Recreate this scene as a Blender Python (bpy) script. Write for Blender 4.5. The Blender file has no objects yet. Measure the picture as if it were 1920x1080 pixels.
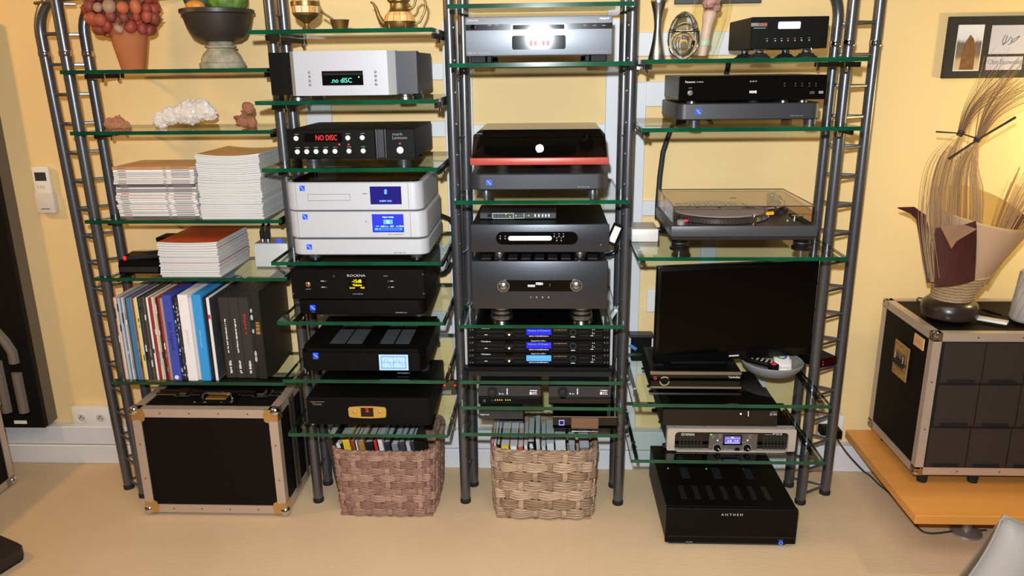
import bpy, bmesh, math, random
from math import sin, cos, pi, radians, sqrt
from mathutils import Vector, Matrix, noise
random.seed(7)
SC = bpy.context.scene
COL = SC.collection

# ---------------------------------------------------------------- camera
FPX, CAMH = 1450.0, 1.58
_p, _y, _r = radians(16.0), radians(2.75), radians(0.70)
_fw = Vector((-sin(_y)*cos(_p), cos(_y)*cos(_p), -sin(_p)))
_rt0 = Vector((cos(_y), sin(_y), 0)); _up0 = _rt0.cross(_fw)
CR = _rt0*cos(_r) - _up0*sin(_r)
CU = _up0*cos(_r) + _rt0*sin(_r)
CAM = Vector((0, 0, CAMH))
cd = bpy.data.cameras.new('camera'); cam = bpy.data.objects.new('camera', cd); COL.objects.link(cam)
cd.sensor_width = 36.0; cd.lens = FPX/1920*36; cd.clip_start = 0.05
m = Matrix.Identity(4)
for i in range(3):
    m[i][0] = CR[i]; m[i][1] = CU[i]; m[i][2] = -_fw[i]; m[i][3] = CAM[i]
cam.matrix_world = m
SC.camera = cam

def lin(c):
    return tuple(((v/255)/12.92 if v/255 <= .04045 else ((v/255+.055)/1.055)**2.4) for v in c)

# ---------------------------------------------------------------- world, lights, exposure
SC.view_settings.view_transform = 'Standard'
SC.view_settings.look = 'None'
SC.view_settings.gamma = 1.0
SC.view_settings.use_curve_mapping = False
SC.view_settings.exposure = 0.0
w = bpy.data.worlds.new('room_air'); SC.world = w; w.use_nodes = True
w.node_tree.nodes['Background'].inputs[0].default_value = (1.0, .80, .56, 1)
w.node_tree.nodes['Background'].inputs[1].default_value = 0.10

def light(name, kind, loc, energy, color, size=.1, target=None, size_y=None, spot=None, blend=.3):
    d = bpy.data.lights.new(name, kind); d.energy = energy; d.color = color
    if kind == 'AREA':
        d.size = size
        if size_y: d.shape = 'RECTANGLE'; d.size_y = size_y
    else:
        d.shadow_soft_size = size
    if kind == 'SPOT':
        d.spot_size = radians(spot or 60); d.spot_blend = blend
    o = bpy.data.objects.new(name, d); COL.objects.link(o); o.location = loc
    if target is not None:
        o.rotation_euler = (Vector(target)-Vector(loc)).to_track_quat('-Z', 'Y').to_euler()
    return o
light('camera_flash', 'SPOT', (-.05, -.03, 1.74), 306, (.88, .945, 1.0), .022, target=(.02, 2.88, .78), spot=118, blend=1.0)
light('ceiling_light', 'AREA', (0, .75, 2.65), 38, (1.0, .84, .62), 2.4, target=(0, .9, 0), size_y=1.2)
light('left_hanging_lamp', 'POINT', (-3.05, 1.75, 2.25), 64, (1.0, .55, .13), .07)
light('right_wall_lamp', 'POINT', (2.08, 2.46, 1.40), 20, (1.0, .79, .33), .06)

# ---------------------------------------------------------------- pixel rays -> points at real distances
def _ray(px, py): return CR*((px-960)/FPX) - CU*((py-540)/FPX) + _fw
def P(px, py, Y):
    d = _ray(px, py); return CAM + d*(Y/d.y)
def PZ(px, py, Z):
    d = _ray(px, py); return CAM + d*((Z-CAMH)/d.z)

# ---------------------------------------------------------------- materials
_mats = {}
def mat(name, col=(128,128,128), rough=.5, metal=0.0, emit=0.0, noise_s=0, noise_a=.15, bump=0.0, spec=.5, stretch=None, coat=0.0):
    if name in _mats: return _mats[name]
    M_ = bpy.data.materials.new(name); M_.use_nodes = True; nt = M_.node_tree
    b = nt.nodes['Principled BSDF']; L = lin(col)+(1,)
    b.inputs['Base Color'].default_value = L
    b.inputs['Roughness'].default_value = rough; b.inputs['Metallic'].default_value = metal
    b.inputs['Specular IOR Level'].default_value = spec
    if coat: b.inputs['Coat Weight'].default_value = coat; b.inputs['Coat Roughness'].default_value = .05
    if emit:
        b.inputs['Emission Color'].default_value = L; b.inputs['Emission Strength'].default_value = emit
    if noise_s:
        tc = nt.nodes.new('ShaderNodeTexCoord'); nz = nt.nodes.new('ShaderNodeTexNoise')
        nz.inputs['Scale'].default_value = noise_s; nz.inputs['Detail'].default_value = 4
        src = tc.outputs['Object']
        if stretch:
            mp = nt.nodes.new('ShaderNodeMapping'); mp.inputs['Scale'].default_value = stretch
            nt.links.new(src, mp.inputs[0]); src = mp.outputs[0]
        nt.links.new(src, nz.inputs['Vector'])
        mx = nt.nodes.new('ShaderNodeMix'); mx.data_type = 'RGBA'
        mx.inputs[6].default_value = tuple(v*(1-noise_a) for v in L[:3])+(1,)
        mx.inputs[7].default_value = tuple(min(1, v*(1+noise_a)) for v in L[:3])+(1,)
        nt.links.new(nz.outputs[0], mx.inputs[0]); nt.links.new(mx.outputs[2], b.inputs['Base Color'])
        if bump:
            bp = nt.nodes.new('ShaderNodeBump'); bp.inputs['Strength'].default_value = bump; bp.inputs['Distance'].default_value = .01
            nt.links.new(nz.outputs[0], bp.inputs['Height']); nt.links.new(bp.outputs[0], b.inputs['Normal'])
    _mats[name] = M_
    return M_

def glassmat(name, tint, ior=1.5, rough=0.0):
    """thin clear pane: mirror by Fresnel on the entry face, tinted straight-through otherwise"""
    if name in _mats: return _mats[name]
    M_ = bpy.data.materials.new(name); M_.use_nodes = True; nt = M_.node_tree; nt.nodes.clear()
    o = nt.nodes.new('ShaderNodeOutputMaterial'); mx = nt.nodes.new('ShaderNodeMixShader')
    tr = nt.nodes.new('ShaderNodeBsdfTransparent'); gl = nt.nodes.new('ShaderNodeBsdfGlossy')
    fr = nt.nodes.new('ShaderNodeFresnel'); ge = nt.nodes.new('ShaderNodeNewGeometry')
    iv = nt.nodes.new('ShaderNodeMath'); iv.operation = 'SUBTRACT'; iv.inputs[0].default_value = 1
    mu = nt.nodes.new('ShaderNodeMath'); mu.operation = 'MULTIPLY'
    tr.inputs[0].default_value = tint+(1,); gl.inputs['Roughness'].default_value = rough
    fr.inputs['IOR'].default_value = ior
    nt.links.new(ge.outputs['Backfacing'], iv.inputs[1]); nt.links.new(iv.outputs[0], mu.inputs[0]); nt.links.new(fr.outputs[0], mu.inputs[1])
    nt.links.new(mu.outputs[0], mx.inputs[0]); nt.links.new(tr.outputs[0], mx.inputs[1]); nt.links.new(gl.outputs[0], mx.inputs[2])
    nt.links.new(mx.outputs[0], o.inputs[0])
    _mats[name] = M_
    return M_

BLK = mat('black_metal', (8,8,9), .48, .0, noise_s=60, noise_a=.2, spec=.14)
BLKG = mat('gloss_black', (4,4,5), .05)
DARKS = mat('dark_slot', (4,4,5), .9, noise_s=30)
STEEL = mat('steel', (170,170,172), .28, 1.0, noise_s=40, noise_a=.1)
CHROME = mat('chrome', (215,215,220), .08, 1.0)
ALU = mat('brushed_alu', (186,187,194), .36, .25, noise_s=6, noise_a=.03, stretch=(.3, 40, 40))
TUBE = mat('grey_tube', (104,104,108), .31, .72, noise_s=120, noise_a=.12)
WHITE = mat('white_print', (225,225,225), .6)
GREYP = mat('grey_print', (130,130,135), .6)
GLASS = glassmat('shelf_glass', (.945,.98,.962))
GSIDE = mat('glass_side_green', (4,40,27), .10, noise_s=11, noise_a=.6)
REAL = bpy.data.materials.new('solid_glass'); REAL.use_nodes = True; _q = REAL.node_tree.nodes['Principled BSDF']; _q.inputs['Transmission Weight'].default_value = 1; _q.inputs['Roughness'].default_value = 0; _q.inputs['IOR'].default_value = 1.46; _q.inputs['Base Color'].default_value = (.97, .97, .95, 1)
GEDGE = mat('glass_edge_green', (7,66,44), .10, noise_s=11, noise_a=.85, stretch=(1, 1, 1))  # strong noise paints bright highlight spots into the edge green
RUBBER = mat('rubber', (16,16,16), .8, noise_s=50)
E_BLUE = mat('blue_logo_light', (25,55,240), .4, emit=1.3)
E_WHITE = mat('white_light', (240,240,255), .4, emit=1.6)
E_GREEN = mat('green_led', (110,240,60), .4, emit=1.2)
E_RED = mat('red_led', (255,35,35), .4, emit=1.3)
E_ORANGE = mat('orange_led', (255,150,30), .4, emit=1.3)
E_YEL = mat('yellow_display', (255,225,10), .4, emit=1.2)
E_TEAL = mat('teal_display', (80,215,180), .4, emit=.9)
E_CYAN = mat('cyan_display', (150,190,255), .4, emit=.9)
WPLAS = mat('white_plastic', (232,228,222), .42, noise_s=20, noise_a=.03)

# ---------------------------------------------------------------- mesh helper
def worldloc(o):
    v = Vector((0, 0, 0))
    while o is not None:
        v += o.location; o = o.parent
    return v

class MB:
    def __init__(s): s.v = []; s.f = []; s.mi = []; s.m = 0
    def add(s, vs, fs):
        b = len(s.v); s.v += [Vector(q) for q in vs]
        for f in fs: s.f.append([b+i for i in f]); s.mi.append(s.m)
        return s
    def bm(s, bm, T=None):
        vs = [(T @ q.co if T else q.co.copy()) for q in bm.verts]
        for i, q in enumerate(bm.verts): q.index = i
        s.add(vs, [[q.index for q in f.verts] for f in bm.faces]); bm.free(); return s
    def box(s, x0, x1, y0, y1, z0, z1, bev=0, seg=1, T=None):
        if not bev:
            vs = [Vector((x, y, z)) for z in (z0, z1) for y in (y0, y1) for x in (x0, x1)]
            if T: vs = [T @ q for q in vs]
            return s.add(vs, [(0,2,3,1), (4,5,7,6), (0,1,5,4), (2,6,7,3), (0,4,6,2), (1,3,7,5)])
        b = bmesh.new(); bmesh.ops.create_cube(b, size=1)
        for q in b.verts:
            q.co = Vector(((x0+x1)/2+q.co.x*(x1-x0), (y0+y1)/2+q.co.y*(y1-y0), (z0+z1)/2+q.co.z*(z1-z0)))
        bmesh.ops.bevel(b, geom=list(b.edges), offset=bev, segments=seg, affect='EDGES', profile=.5)
        return s.bm(b, T)
    def prism(s, pts, axis, a0, a1):
        """pts: outline (2D) extruded along axis; axis 'x': (y,z), 'y': (x,z), 'z': (x,y)"""
        def mk(p, a): return {'x': (a, p[0], p[1]), 'y': (p[0], a, p[1]), 'z': (p[0], p[1], a)}[axis]
        n = len(pts); vs = [mk(p, a0) for p in pts]+[mk(p, a1) for p in pts]
        return s.add(vs, [list(range(n))[::-1], list(range(n, 2*n))]+[(i, (i+1) % n, n+(i+1) % n, n+i) for i in range(n)])
    def cyl(s, p0, p1, r0, r1=None, n=16, caps=True):
        return s.tube([p0, p1], [r0, r0 if r1 is None else r1], n, caps)
    def tube(s, pts, r, n=8, caps=True, close=False):
        pts = [Vector(p) for p in pts]; k = len(pts)
        rs = r if isinstance(r, (list, tuple)) else [r]*k
        base = len(s.v); up = None; vs = []
        for i, p in enumerate(pts):
            a = pts[i-1] if (i > 0 or close) else p
            b = pts[(i+1) % k] if (i < k-1 or close) else p
            t = (b-a).normalized() if (b-a).length > 1e-9 else Vector((0, 0, 1))
            if up is None:
                up = Vector((0, 0, 1)) if abs(t.z) < .9 else Vector((1, 0, 0))
            u = (up - t*up.dot(t))
            u = u.normalized() if u.length > 1e-6 else t.orthogonal().normalized()
            up = u; w_ = t.cross(u)
            for j in range(n):
                a_ = 2*pi*j/n; vs.append(p+(u*cos(a_)+w_*sin(a_))*rs[i])
        fs = []
        for i in range(k if close else k-1):
            for j in range(n):
                i2 = (i+1) % k
                fs.append((i*n+j, i*n+(j+1) % n, i2*n+(j+1) % n, i2*n+j))
        if caps and not close: fs.append(list(range(n))[::-1]); fs.append([(k-1)*n+j for j in range(n)])
        return s.add(vs, fs)
    def lathe(s, c, prof, n=24, axis='z', caps=True):
        """prof: list of (radius, height)"""
        c = Vector(c); vs = []
        for r, h in prof:
            for j in range(n):
                a = 2*pi*j/n
                o = {'z': Vector((r*cos(a), r*sin(a), h)), 'y': Vector((r*cos(a), h, -r*sin(a))), 'x': Vector((h, r*cos(a), r*sin(a)))}[axis]
                vs.append(c+o)
        fs = [(i*n+j, i*n+(j+1) % n, (i+1)*n+(j+1) % n, (i+1)*n+j) for i in range(len(prof)-1) for j in range(n)]
        if caps: fs.append(list(range(n))[::-1]); fs.append([(len(prof)-1)*n+j for j in range(n)])
        return s.add(vs, fs)
    def ball(s, c, r, n=12, sq=(1, 1, 1)):
        c = Vector(c); vs = []; h = n//2
        for i in range(1, h):
            for j in range(n):
                t = pi*i/h; a = 2*pi*j/n
                vs.append(c+Vector((sin(t)*cos(a)*sq[0], sin(t)*sin(a)*sq[1], cos(t)*sq[2]))*r)
        vs += [c+Vector((0, 0, r*sq[2])), c-Vector((0, 0, r*sq[2]))]; T_, B_ = len(vs)-2, len(vs)-1
        fs = [(i*n+j, (i+1)*n+j, (i+1)*n+(j+1) % n, i*n+(j+1) % n) for i in range(h-2) for j in range(n)]
        fs += [(T_, j, (j+1) % n) for j in range(n)]+[(B_, (h-2)*n+(j+1) % n, (h-2)*n+j) for j in range(n)]
        return s.add(vs, fs)
    def build(s, name, mats, parent=None, smooth=None, recalc=True, outward=False):
        if not isinstance(mats, (list, tuple)): mats = [mats]
        if parent is not None: off = worldloc(parent)
        else:
            xs = [q.x for q in s.v]; ys = [q.y for q in s.v]; zs = [q.z for q in s.v]
            off = Vector(((min(xs)+max(xs))/2, (min(ys)+max(ys))/2, min(zs)))
        me = bpy.data.meshes.new(name); me.from_pydata([q-off for q in s.v], [], s.f)
        for mm in mats: me.materials.append(mm)
        if recalc:
            b = bmesh.new(); b.from_mesh(me); bmesh.ops.recalc_face_normals(b, faces=b.faces)
            if outward:
                b.normal_update(); cc = Vector((0, 0, 0))
                for q in b.verts: cc += q.co/len(b.verts)
                if sum(f.normal.dot(f.calc_center_median()-cc) for f in b.faces) < 0: bmesh.ops.reverse_faces(b, faces=b.faces)
            b.to_mesh(me); b.free()
        me.polygons.foreach_set('material_index', s.mi)
        if smooth:
            me.polygons.foreach_set('use_smooth', [True]*len(me.polygons))
            if smooth != 'all':
                b = bmesh.new(); b.from_mesh(me)
                for e in b.edges:
                    if len(e.link_faces) == 2 and e.calc_face_angle(0) > radians(38): e.smooth = False
                b.to_mesh(me); b.free()
        o = bpy.data.objects.new(name, me); COL.objects.link(o)
        if parent is not None: o.parent = parent
        else: o.location = off
        return o

def tag(o, label=None, cat=None, group=None, kind=None):
    if label: o['label'] = label
    if cat: o['category'] = cat
    if group: o['group'] = group
    if kind: o['kind'] = kind
    return o
def thing(name, label, cat, loc, group=None):
    o = bpy.data.objects.new(name, None); COL.objects.link(o); o.location = loc; o.empty_display_size = .05
    return tag(o, label, cat, group)
def copytree(o, parent=None, d=None):
    c = o.copy(); COL.objects.link(c)
    if parent is not None: c.parent = parent
    elif d is not None: c.location = o.location + Vector(d)
    for ch in list(o.children): copytree(ch, c)
    return c

def text_mesh(s, x0, x1, Y, z0, z1, name, mt, parent, vertical=None, flipx=False, up='z'):
    """real letters, extruded a little, filling the rectangle on the plane Y (reading along X, or down for spines)"""
    if s[0] == '~':                       # print too small to read in the photograph: a row of tiny unreadable strokes
        rq = random.Random(len(s)*7+int(abs(x0)*997)); co = []; fs = []; u = 0.0
        for _ in range(int(s[1:])):
            w_ = rq.uniform(.5, 1.1); h0 = rq.uniform(0, .25); h1 = rq.uniform(.7, 1)
            fs.append([len(co)+i for i in range(4)]); co += [Vector((u, h0, 0)), Vector((u+w_, h0, 0)), Vector((u+w_, h1, 0)), Vector((u, h1, 0))]
            u += w_+(.22 if rq.random() < .8 else .8)
    else:
        cu = bpy.data.curves.new('t', 'FONT'); cu.body = s; cu.resolution_u = 2
        ob = bpy.data.objects.new('t', cu); me = ob.to_mesh()
        co = [q.co.copy() for q in me.vertices]; fs = [list(p.vertices) for p in me.polygons]
        ob.to_mesh_clear(); bpy.data.objects.remove(ob); bpy.data.curves.remove(cu)
    if not co: return None
    a0 = min(q.x for q in co); a1 = max(q.x for q in co); b0 = min(q.y for q in co); b1 = max(q.y for q in co)
    b = MB(); vs = []
    for q in co:
        u = (q.x-a0)/(a1-a0 or 1); v = (q.y-b0)/(b1-b0 or 1)
        if flipx: u = 1-u
        if vertical == 'down': X = x0+(x1-x0)*v; Z = z1-(z1-z0)*u
        else: X = x0+(x1-x0)*u; Z = z0+(z1-z0)*v
        vs.append((X, Z, Y) if up == 'y' else (X, Y, Z))
    b.add(vs, fs)
    return b.build(name, mt, parent, recalc=False)

# ---------------------------------------------------------------- generic hi-fi unit measured on its own front plane
class Dev:
    def __init__(s, name, label, cat, x0, y0, x1, y1, Y, depth, zbase, zb=None, zt=None, group=None):
        s.Y = Y; ym = (y0+y1)/2; xm = (x0+x1)/2
        s.X0 = P(x0, ym, Y).x; s.X1 = P(x1, ym, Y).x
        s.Z1 = P(xm, y0, Y).z if zt is None else zt; s.Z0 = P(xm, y1, Y).z if zb is None else zb
        s.D = depth; s.zb = zbase
        s.px = P(xm+1, ym, Y).x-P(xm, ym, Y).x
        s.root = thing(name, label, cat, ((s.X0+s.X1)/2, Y+depth/2, zbase), group)
    def body(s, mt, name='body', y0=.004, bev=.002, x_in=0.0, z_in=0.0, d=None):
        return MB().box(s.X0+x_in, s.X1-x_in, s.Y+y0, s.Y+(d or s.D), s.Z0+z_in, s.Z1-z_in, bev).build(name, mt, s.root)
    def panel(s, mt, name='front_panel', t=.012, bev=.002, seg=1, smooth=None):
        return MB().box(s.X0, s.X1, s.Y, s.Y+t, s.Z0, s.Z1, bev, seg).build(name, mt, s.root, smooth)
    def q(s, px, py, d=0): return P(px, py, s.Y)-Vector((0, d, 0))
    def rect(s, name, x0, y0, x1, y1, mt, d=.0015, parent=None, bev=0, d0=0.0):
        xm, ym = (x0+x1)/2, (y0+y1)/2
        a = P(x0, ym, s.Y).x; b = P(x1, ym, s.Y).x; c = P(xm, y1, s.Y).z; e = P(xm, y0, s.Y).z
        return MB().box(a, b, s.Y-d, s.Y+.002-d0, c, e, bev).build(name, mt, parent or s.root)
    def pill(s, name, x0, y0, x1, y1, mt, d=.001, r=None, n=8, parent=None):
        xm, ym = (x0+x1)/2, (y0+y1)/2
        a = P(x0, ym, s.Y).x; b = P(x1, ym, s.Y).x; c = P(xm, y1, s.Y).z; e = P(xm, y0, s.Y).z
        return MB().prism(rrect(a, b, c, e, r if r is not None else (e-c)/2*.999, n), 'y', s.Y-d, s.Y+.002).build(name, mt, parent or s.root)
    def btn(s, name, x, y, r, mt, d=.004, n=14, dome=False, parent=None):
        c = P(x, y, s.Y); r *= s.px
        pr = [(r, .001), (r, -d*.7), (r*.82, -d)] if not dome else [(r, .001), (r*.97, -d*.45), (r*.75, -d*.8), (r*.35, -d)]
        return MB().lathe(c, pr, n, 'y').build(name, mt, parent or s.root, True)
    def ring(s, name, x, y, r0, r1, mt, d=.002, n=24):
        c = P(x, y, s.Y); r0 *= s.px; r1 *= s.px
        b = MB(); vs = []; fs = []
        for j in range(n):
            a = 2*pi*j/n
            for r, h in ((r0, 0), (r0, -d), (r1, -d), (r1, 0)): vs.append(c+Vector((r*cos(a), h, r*sin(a))))
        for j in range(n):
            k = (j+1) % n
            for e in range(3): fs.append((j*4+e, j*4+e+1, k*4+e+1, k*4+e))
        return b.add(vs, fs).build(name, mt, s.root, True)
    def txt(s, body, x0, y0, x1, y1, mt=None, name='lettering', d=.0006, **k):
        xm, ym = (x0+x1)/2, (y0+y1)/2
        return text_mesh(body, P(x0, ym, s.Y).x, P(x1, ym, s.Y).x, s.Y-d, P(xm, y1, s.Y).z, P(xm, y0, s.Y).z, name, mt or WHITE, s.root, **k)
    def feet(s, xs, r, mt, ys=None, z1=None, n=18, prof=None, off=.045):
        """round feet from the shelf up to the body; xs are pixel columns of the front pair"""
        z1 = s.Z0 if z1 is None else z1; h = z1-s.zb; rr = r*s.px
        for X in [P(x, 500, s.Y).x if x > 3 else x for x in xs]:
            for y in (ys or (s.Y+off, s.Y+s.D-.05)):
                pf = prof or [(1, 0), (1, .9), (.9, 1)]
                MB().lathe((X, y, s.zb), [(rr*a, h*b) for a, b in pf], n).build('foot', mt, s.root, True)
def rrect(a, b, c, e, r, n=5):
    pts = []
    r = min(r, (b-a)/2, (e-c)/2)
    for cx, cy, a0 in ((b-r, e-r, 0), (a+r, e-r, 90), (a+r, c+r, 180), (b-r, c+r, 270)):
        for i in range(n+1):
            t = radians(a0+90*i/n); pts.append((cx+r*cos(t), cy+r*sin(t)))
    return pts

# ================================================================ THE ROOM
WY = 2.88
def floor_mat():
    M_ = bpy.data.materials.new('sisal_weave'); M_.use_nodes = True; nt = M_.node_tree; b = nt.nodes['Principled BSDF']
    b.inputs['Roughness'].default_value = .9; b.inputs['Specular IOR Level'].default_value = .15
    tc = nt.nodes.new('ShaderNodeTexCoord'); L = nt.links.new
    w1 = nt.nodes.new('ShaderNodeTexWave'); w1.bands_direction = 'Y'; w1.inputs['Scale'].default_value = 48; w1.inputs['Distortion'].default_value = 1.2; w1.inputs['Detail'].default_value = 1
    w2 = nt.nodes.new('ShaderNodeTexWave'); w2.bands_direction = 'X'; w2.inputs['Scale'].default_value = 56; w2.inputs['Distortion'].default_value = 1.5; w2.inputs['Detail'].default_value = 1
    nz = nt.nodes.new('ShaderNodeTexNoise'); nz.inputs['Scale'].default_value = 3; nz.inputs['Detail'].default_value = 6
    for t in (w1, w2, nz): L(tc.outputs['Object'], t.inputs['Vector'])
    mu = nt.nodes.new('ShaderNodeMath'); mu.operation = 'MULTIPLY'; L(w1.outputs['Fac'], mu.inputs[0]); L(w2.outputs['Fac'], mu.inputs[1])
    ad = nt.nodes.new('ShaderNodeMath'); ad.operation = 'MULTIPLY_ADD'; L(nz.outputs[0], ad.inputs[0]); ad.inputs[1].default_value = .7; L(mu.outputs[0], ad.inputs[2])
    cr = nt.nodes.new('ShaderNodeValToRGB'); L(ad.outputs[0], cr.inputs[0])
    cr.color_ramp.elements[0].position = .1; cr.color_ramp.elements[0].color = lin((200,169,134))+(1,)
    cr.color_ramp.elements[1].position = 1.0; cr.color_ramp.elements[1].color = lin((226,199,164))+(1,)
    L(cr.outputs[0], b.inputs['Base Color'])
    bp = nt.nodes.new('ShaderNodeBump'); bp.inputs['Strength'].default_value = .5; bp.inputs['Distance'].default_value = .003
    L(mu.outputs[0], bp.inputs['Height']); L(bp.outputs[0], b.inputs['Normal'])
    return M_
WALLM = mat('yellow_plaster', (238,207,150), .8, noise_s=2.2, noise_a=.045, bump=.05, spec=.2)
TRIMW = mat('white_trunking', (216,217,220), .45, noise_s=3, noise_a=.02)
def struct(o): o['kind'] = 'structure'; return o
struct(MB().box(-4.2, 4.2, -1.2, WY+.12, -.06, 0).build('floor', floor_mat()))
struct(MB().box(-4.2, 4.2, WY, WY+.12, 0, 2.75).build('wall_back', WALLM))
bb = struct(MB().box(-4.2, .98, WY-.05, WY, 0, .083, .003).build('baseboard_back', TRIMW))
MB().box(-4.2, .98, WY-.045, WY, .086, .166, .003).build('upper_board', TRIMW, bb)
struct(MB().box(.98, 4.2, WY-.045, WY, 0, .112, .003).build('baseboard_right', TRIMW))
def ztrim(y, x=960): return P(x, y, 2.865).z
TR = [(-.375, -.272, .166, 1.735), (.207, .292, .166, 1.735), (.296, .352, .166, 1.52), (-.888, -.792, .166, 1.62),
      (.292, .76, ztrim(105, 1250), ztrim(60, 1250)), (.296, .42, ztrim(200, 1220), ztrim(153, 1220)), (.352, .40, ztrim(405, 1210), ztrim(377, 1210)),
      (-.792, -.375, ztrim(150, 820), ztrim(118, 820)), (-.792, -.375, ztrim(257, 820), ztrim(227, 820)), (-.272, .207, ztrim(258, 900), ztrim(234, 900)),
      (.575, .635, .166, .98), (.352, .575, .40, .55), (.80, .86, .166, .50), (-.272, .207, .9, .98), (-.792, -.375, .82, .93), (-.792, -.375, .55, .66)]
for i, (a, b_, c, d) in enumerate(TR):
    struct(MB().box(a, b_, WY-.016+.0004*i, WY, c, d, .002).build('trim_%d' % (i+1), TRIMW))

# ================================================================ RACK COLUMNS
RP = .018
def column(name, label, posts, rungs, bends, collar=1.638):
    """posts: (x, y, lean x at top); bends: per post (dx, dy, z start) of the curved top or None"""
    xs = sum(p[0] for p in posts)/len(posts); ys = sum(p[1] for p in posts)/len(posts)
    r = thing(name, label, 'rack', (xs, ys, 0), 'tubular rack columns')
    for (x, y, lean), bd in zip(posts, bends):
        pts = [(x, y, .006), (x+lean*.5, y, .85)]
        if bd:
            dx, dy, zs = bd
            pts.append((x+lean, y, zs))
            R_ = .09
            for k in range(1, 9):
                a = pi/2*k/8
                pts.append((x+lean+dx*R_*(1-cos(a)), y+dy*R_*(1-cos(a)), zs+R_*1.3*sin(a)))
            e = Vector(pts[-1]); pts.append(e+Vector((dx*.22, dy*.22, .02)))
        else: pts.append((x+lean*1.2, y, 2.1))
        MB().tube(pts, RP, 14).build('post', TUBE, r, True)
        MB().lathe((x, y, 0), [(RP+.002, 0), (RP+.002, .014), (RP, .018)], 14).build('end_cap', RUBBER, r, True)
        if collar:
            cx = x+lean*collar/1.7
            MB().lathe((cx, y, collar-.009), [(RP+.0015, 0), (RP+.0022, .004), (RP+.0022, .014), (RP+.0015, .018)], 14).build('chrome_collar', CHROME, r, True)
    for z in rungs:
        q = [Vector((x+l*z/1.7, y, z)) for x, y, l in posts]
        if len(q) == 3: MB().tube([q[1]+(q[0]-q[1]).normalized()*.012, q[0], q[2]+(q[0]-q[2]).normalized()*.012], .0052, 6).build('rung', TUBE, r, True)
        else: MB().tube([q[0], q[1]], .005, 6).build('rung', TUBE, r, True)
    return r
Z10 = [.035+.098*k for k in range(21)]
column('ladder_column', 'three-tube grey metal ladder column at the far left end of the rack', [(-1.648, 2.645, -.045), (-1.556, 2.585, -.028), (-1.556, 2.715, -.028)], Z10, [(1, -.1, 1.70), None, (.9, .5, 1.705)])
column('ladder_column', 'three-tube grey metal ladder column at the right end, beside the monitor', [(1.056, 2.67, .002), (.942, 2.60, .006), (.936, 2.725, .014)], Z10, [None, None, (-.9, -.5, 1.71)])
Zs = [.12, .28, .55, .75, .95, 1.15, 1.35, 1.55, 1.75, 1.95]
column('post_pair', 'pair of grey tube posts between the magazines and the left column of players', [(-.869, 2.568, -.014), (-.868, 2.695, -.014)], Zs, [None, None], 0)
cl = column('post_pair', 'pair of grey tube posts left of the smoked-lid turntable and centre basket', [(-.309, 2.578, -.004), (-.29, 2.70, .008)], Zs, [None, None], 0)
cr_ = column('post_pair', 'pair of grey tube posts right of the smoked-lid turntable and centre basket', [(.263, 2.58, .002), (.257, 2.703, -.003)], Zs, [None, None], 0)
for c_, sx in ((cl, .0165), (cr_, -.0165)):   # bolt holes facing the shelves
    x0, y0 = (-.309, 2.578) if c_ is cl else (.263, 2.58)
    for k in range(17):
        MB().lathe((x0+sx*.55, y0-.0155, .2+.1*k), [(.0042, .0), (.0042, -.0012), (.002, -.0016)], 8, 'y').build('bolt', mat('dark_bolt', (66,66,70), .35, .8), c_, True)

# ================================================================ GLASS SHELVES
def shelf(label, x0, x1, y0, y1, z, t=.012, notch_l=None, notch_r=None, arms='lr', grp=None):
    """z = top of the pane. notch = (depth Y where it starts, inset)"""
    pts = [(x0, y0), (x1, y0)]
    if notch_r: pts += [(x1, notch_r[0]), (x1-notch_r[1], notch_r[0]+.004), (x1-notch_r[1], y1)]
    else: pts += [(x1, y1)]
    if notch_l: pts += [(x0+notch_l[1], y1), (x0+notch_l[1], notch_l[0]+.004), (x0, notch_l[0])]
    else: pts += [(x0, y1)]
    r = thing('glass_shelf', label, 'shelf', ((x0+x1)/2, (y0+y1)/2, z-t), grp)
    n = len(pts); b = MB()
    vs = [(p[0], p[1], z-t) for p in pts]+[(p[0], p[1], z) for p in pts]
    b.m = 0; b.add(vs, [list(range(n))[::-1], list(range(n, 2*n))])
    b.m = 1; b.add(vs, [(0, 1, n+1, n)])
    b.m = 2; b.add(vs, [(i, (i+1) % n, n+(i+1) % n, n+i) for i in range(1, n)])
    for f in b.f[2:]:
        for q_ in range(4): f[q_] = f[q_] % (2*n)
    b.v = b.v[:2*n]
    b.build('glass_pane', [GLASS, GEDGE, GSIDE], r)
    for s in arms:
        xa = (x0+.012+(notch_l[1] if notch_l else 0)) if s in 'l' else (x1-.006-(notch_r[1] if notch_r else 0))
        MB().box(xa-.0045, xa+.0045, y0+.045, y1-.03, z-t-.016, z-t-.001, .001).build('bracket_arm', BLK, r)
        for yy in (y0+.15, y1-.06):
            MB().lathe((xa, yy, z-t-.03), [(.004, 0), (.006, .004), (.006, .0275), (.008, .0275), (.008, .0298)], 10).build('bolt', CHROME, r, True)
        sx = -1 if s == 'l' else 1
        MB().box(min(xa, xa+sx*.022), max(xa, xa+sx*.022), 2.62, 2.65, z-t-.018, z-t-.006, .001).build('post_clip', STEEL, r)
    return r
ZB = {}
def zs(bay, *v): ZB[bay] = v
zs(1, 1.584, 1.389, 1.092, .889, .500)
zs(2, 1.690, 1.489, 1.289, .996, .798, .597, .402)
zs(3, 1.752, 1.590, 1.188, .789, .597, .506, .410)
zs(4, 1.594, 1.400, 1.010, .520, .318)
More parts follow.
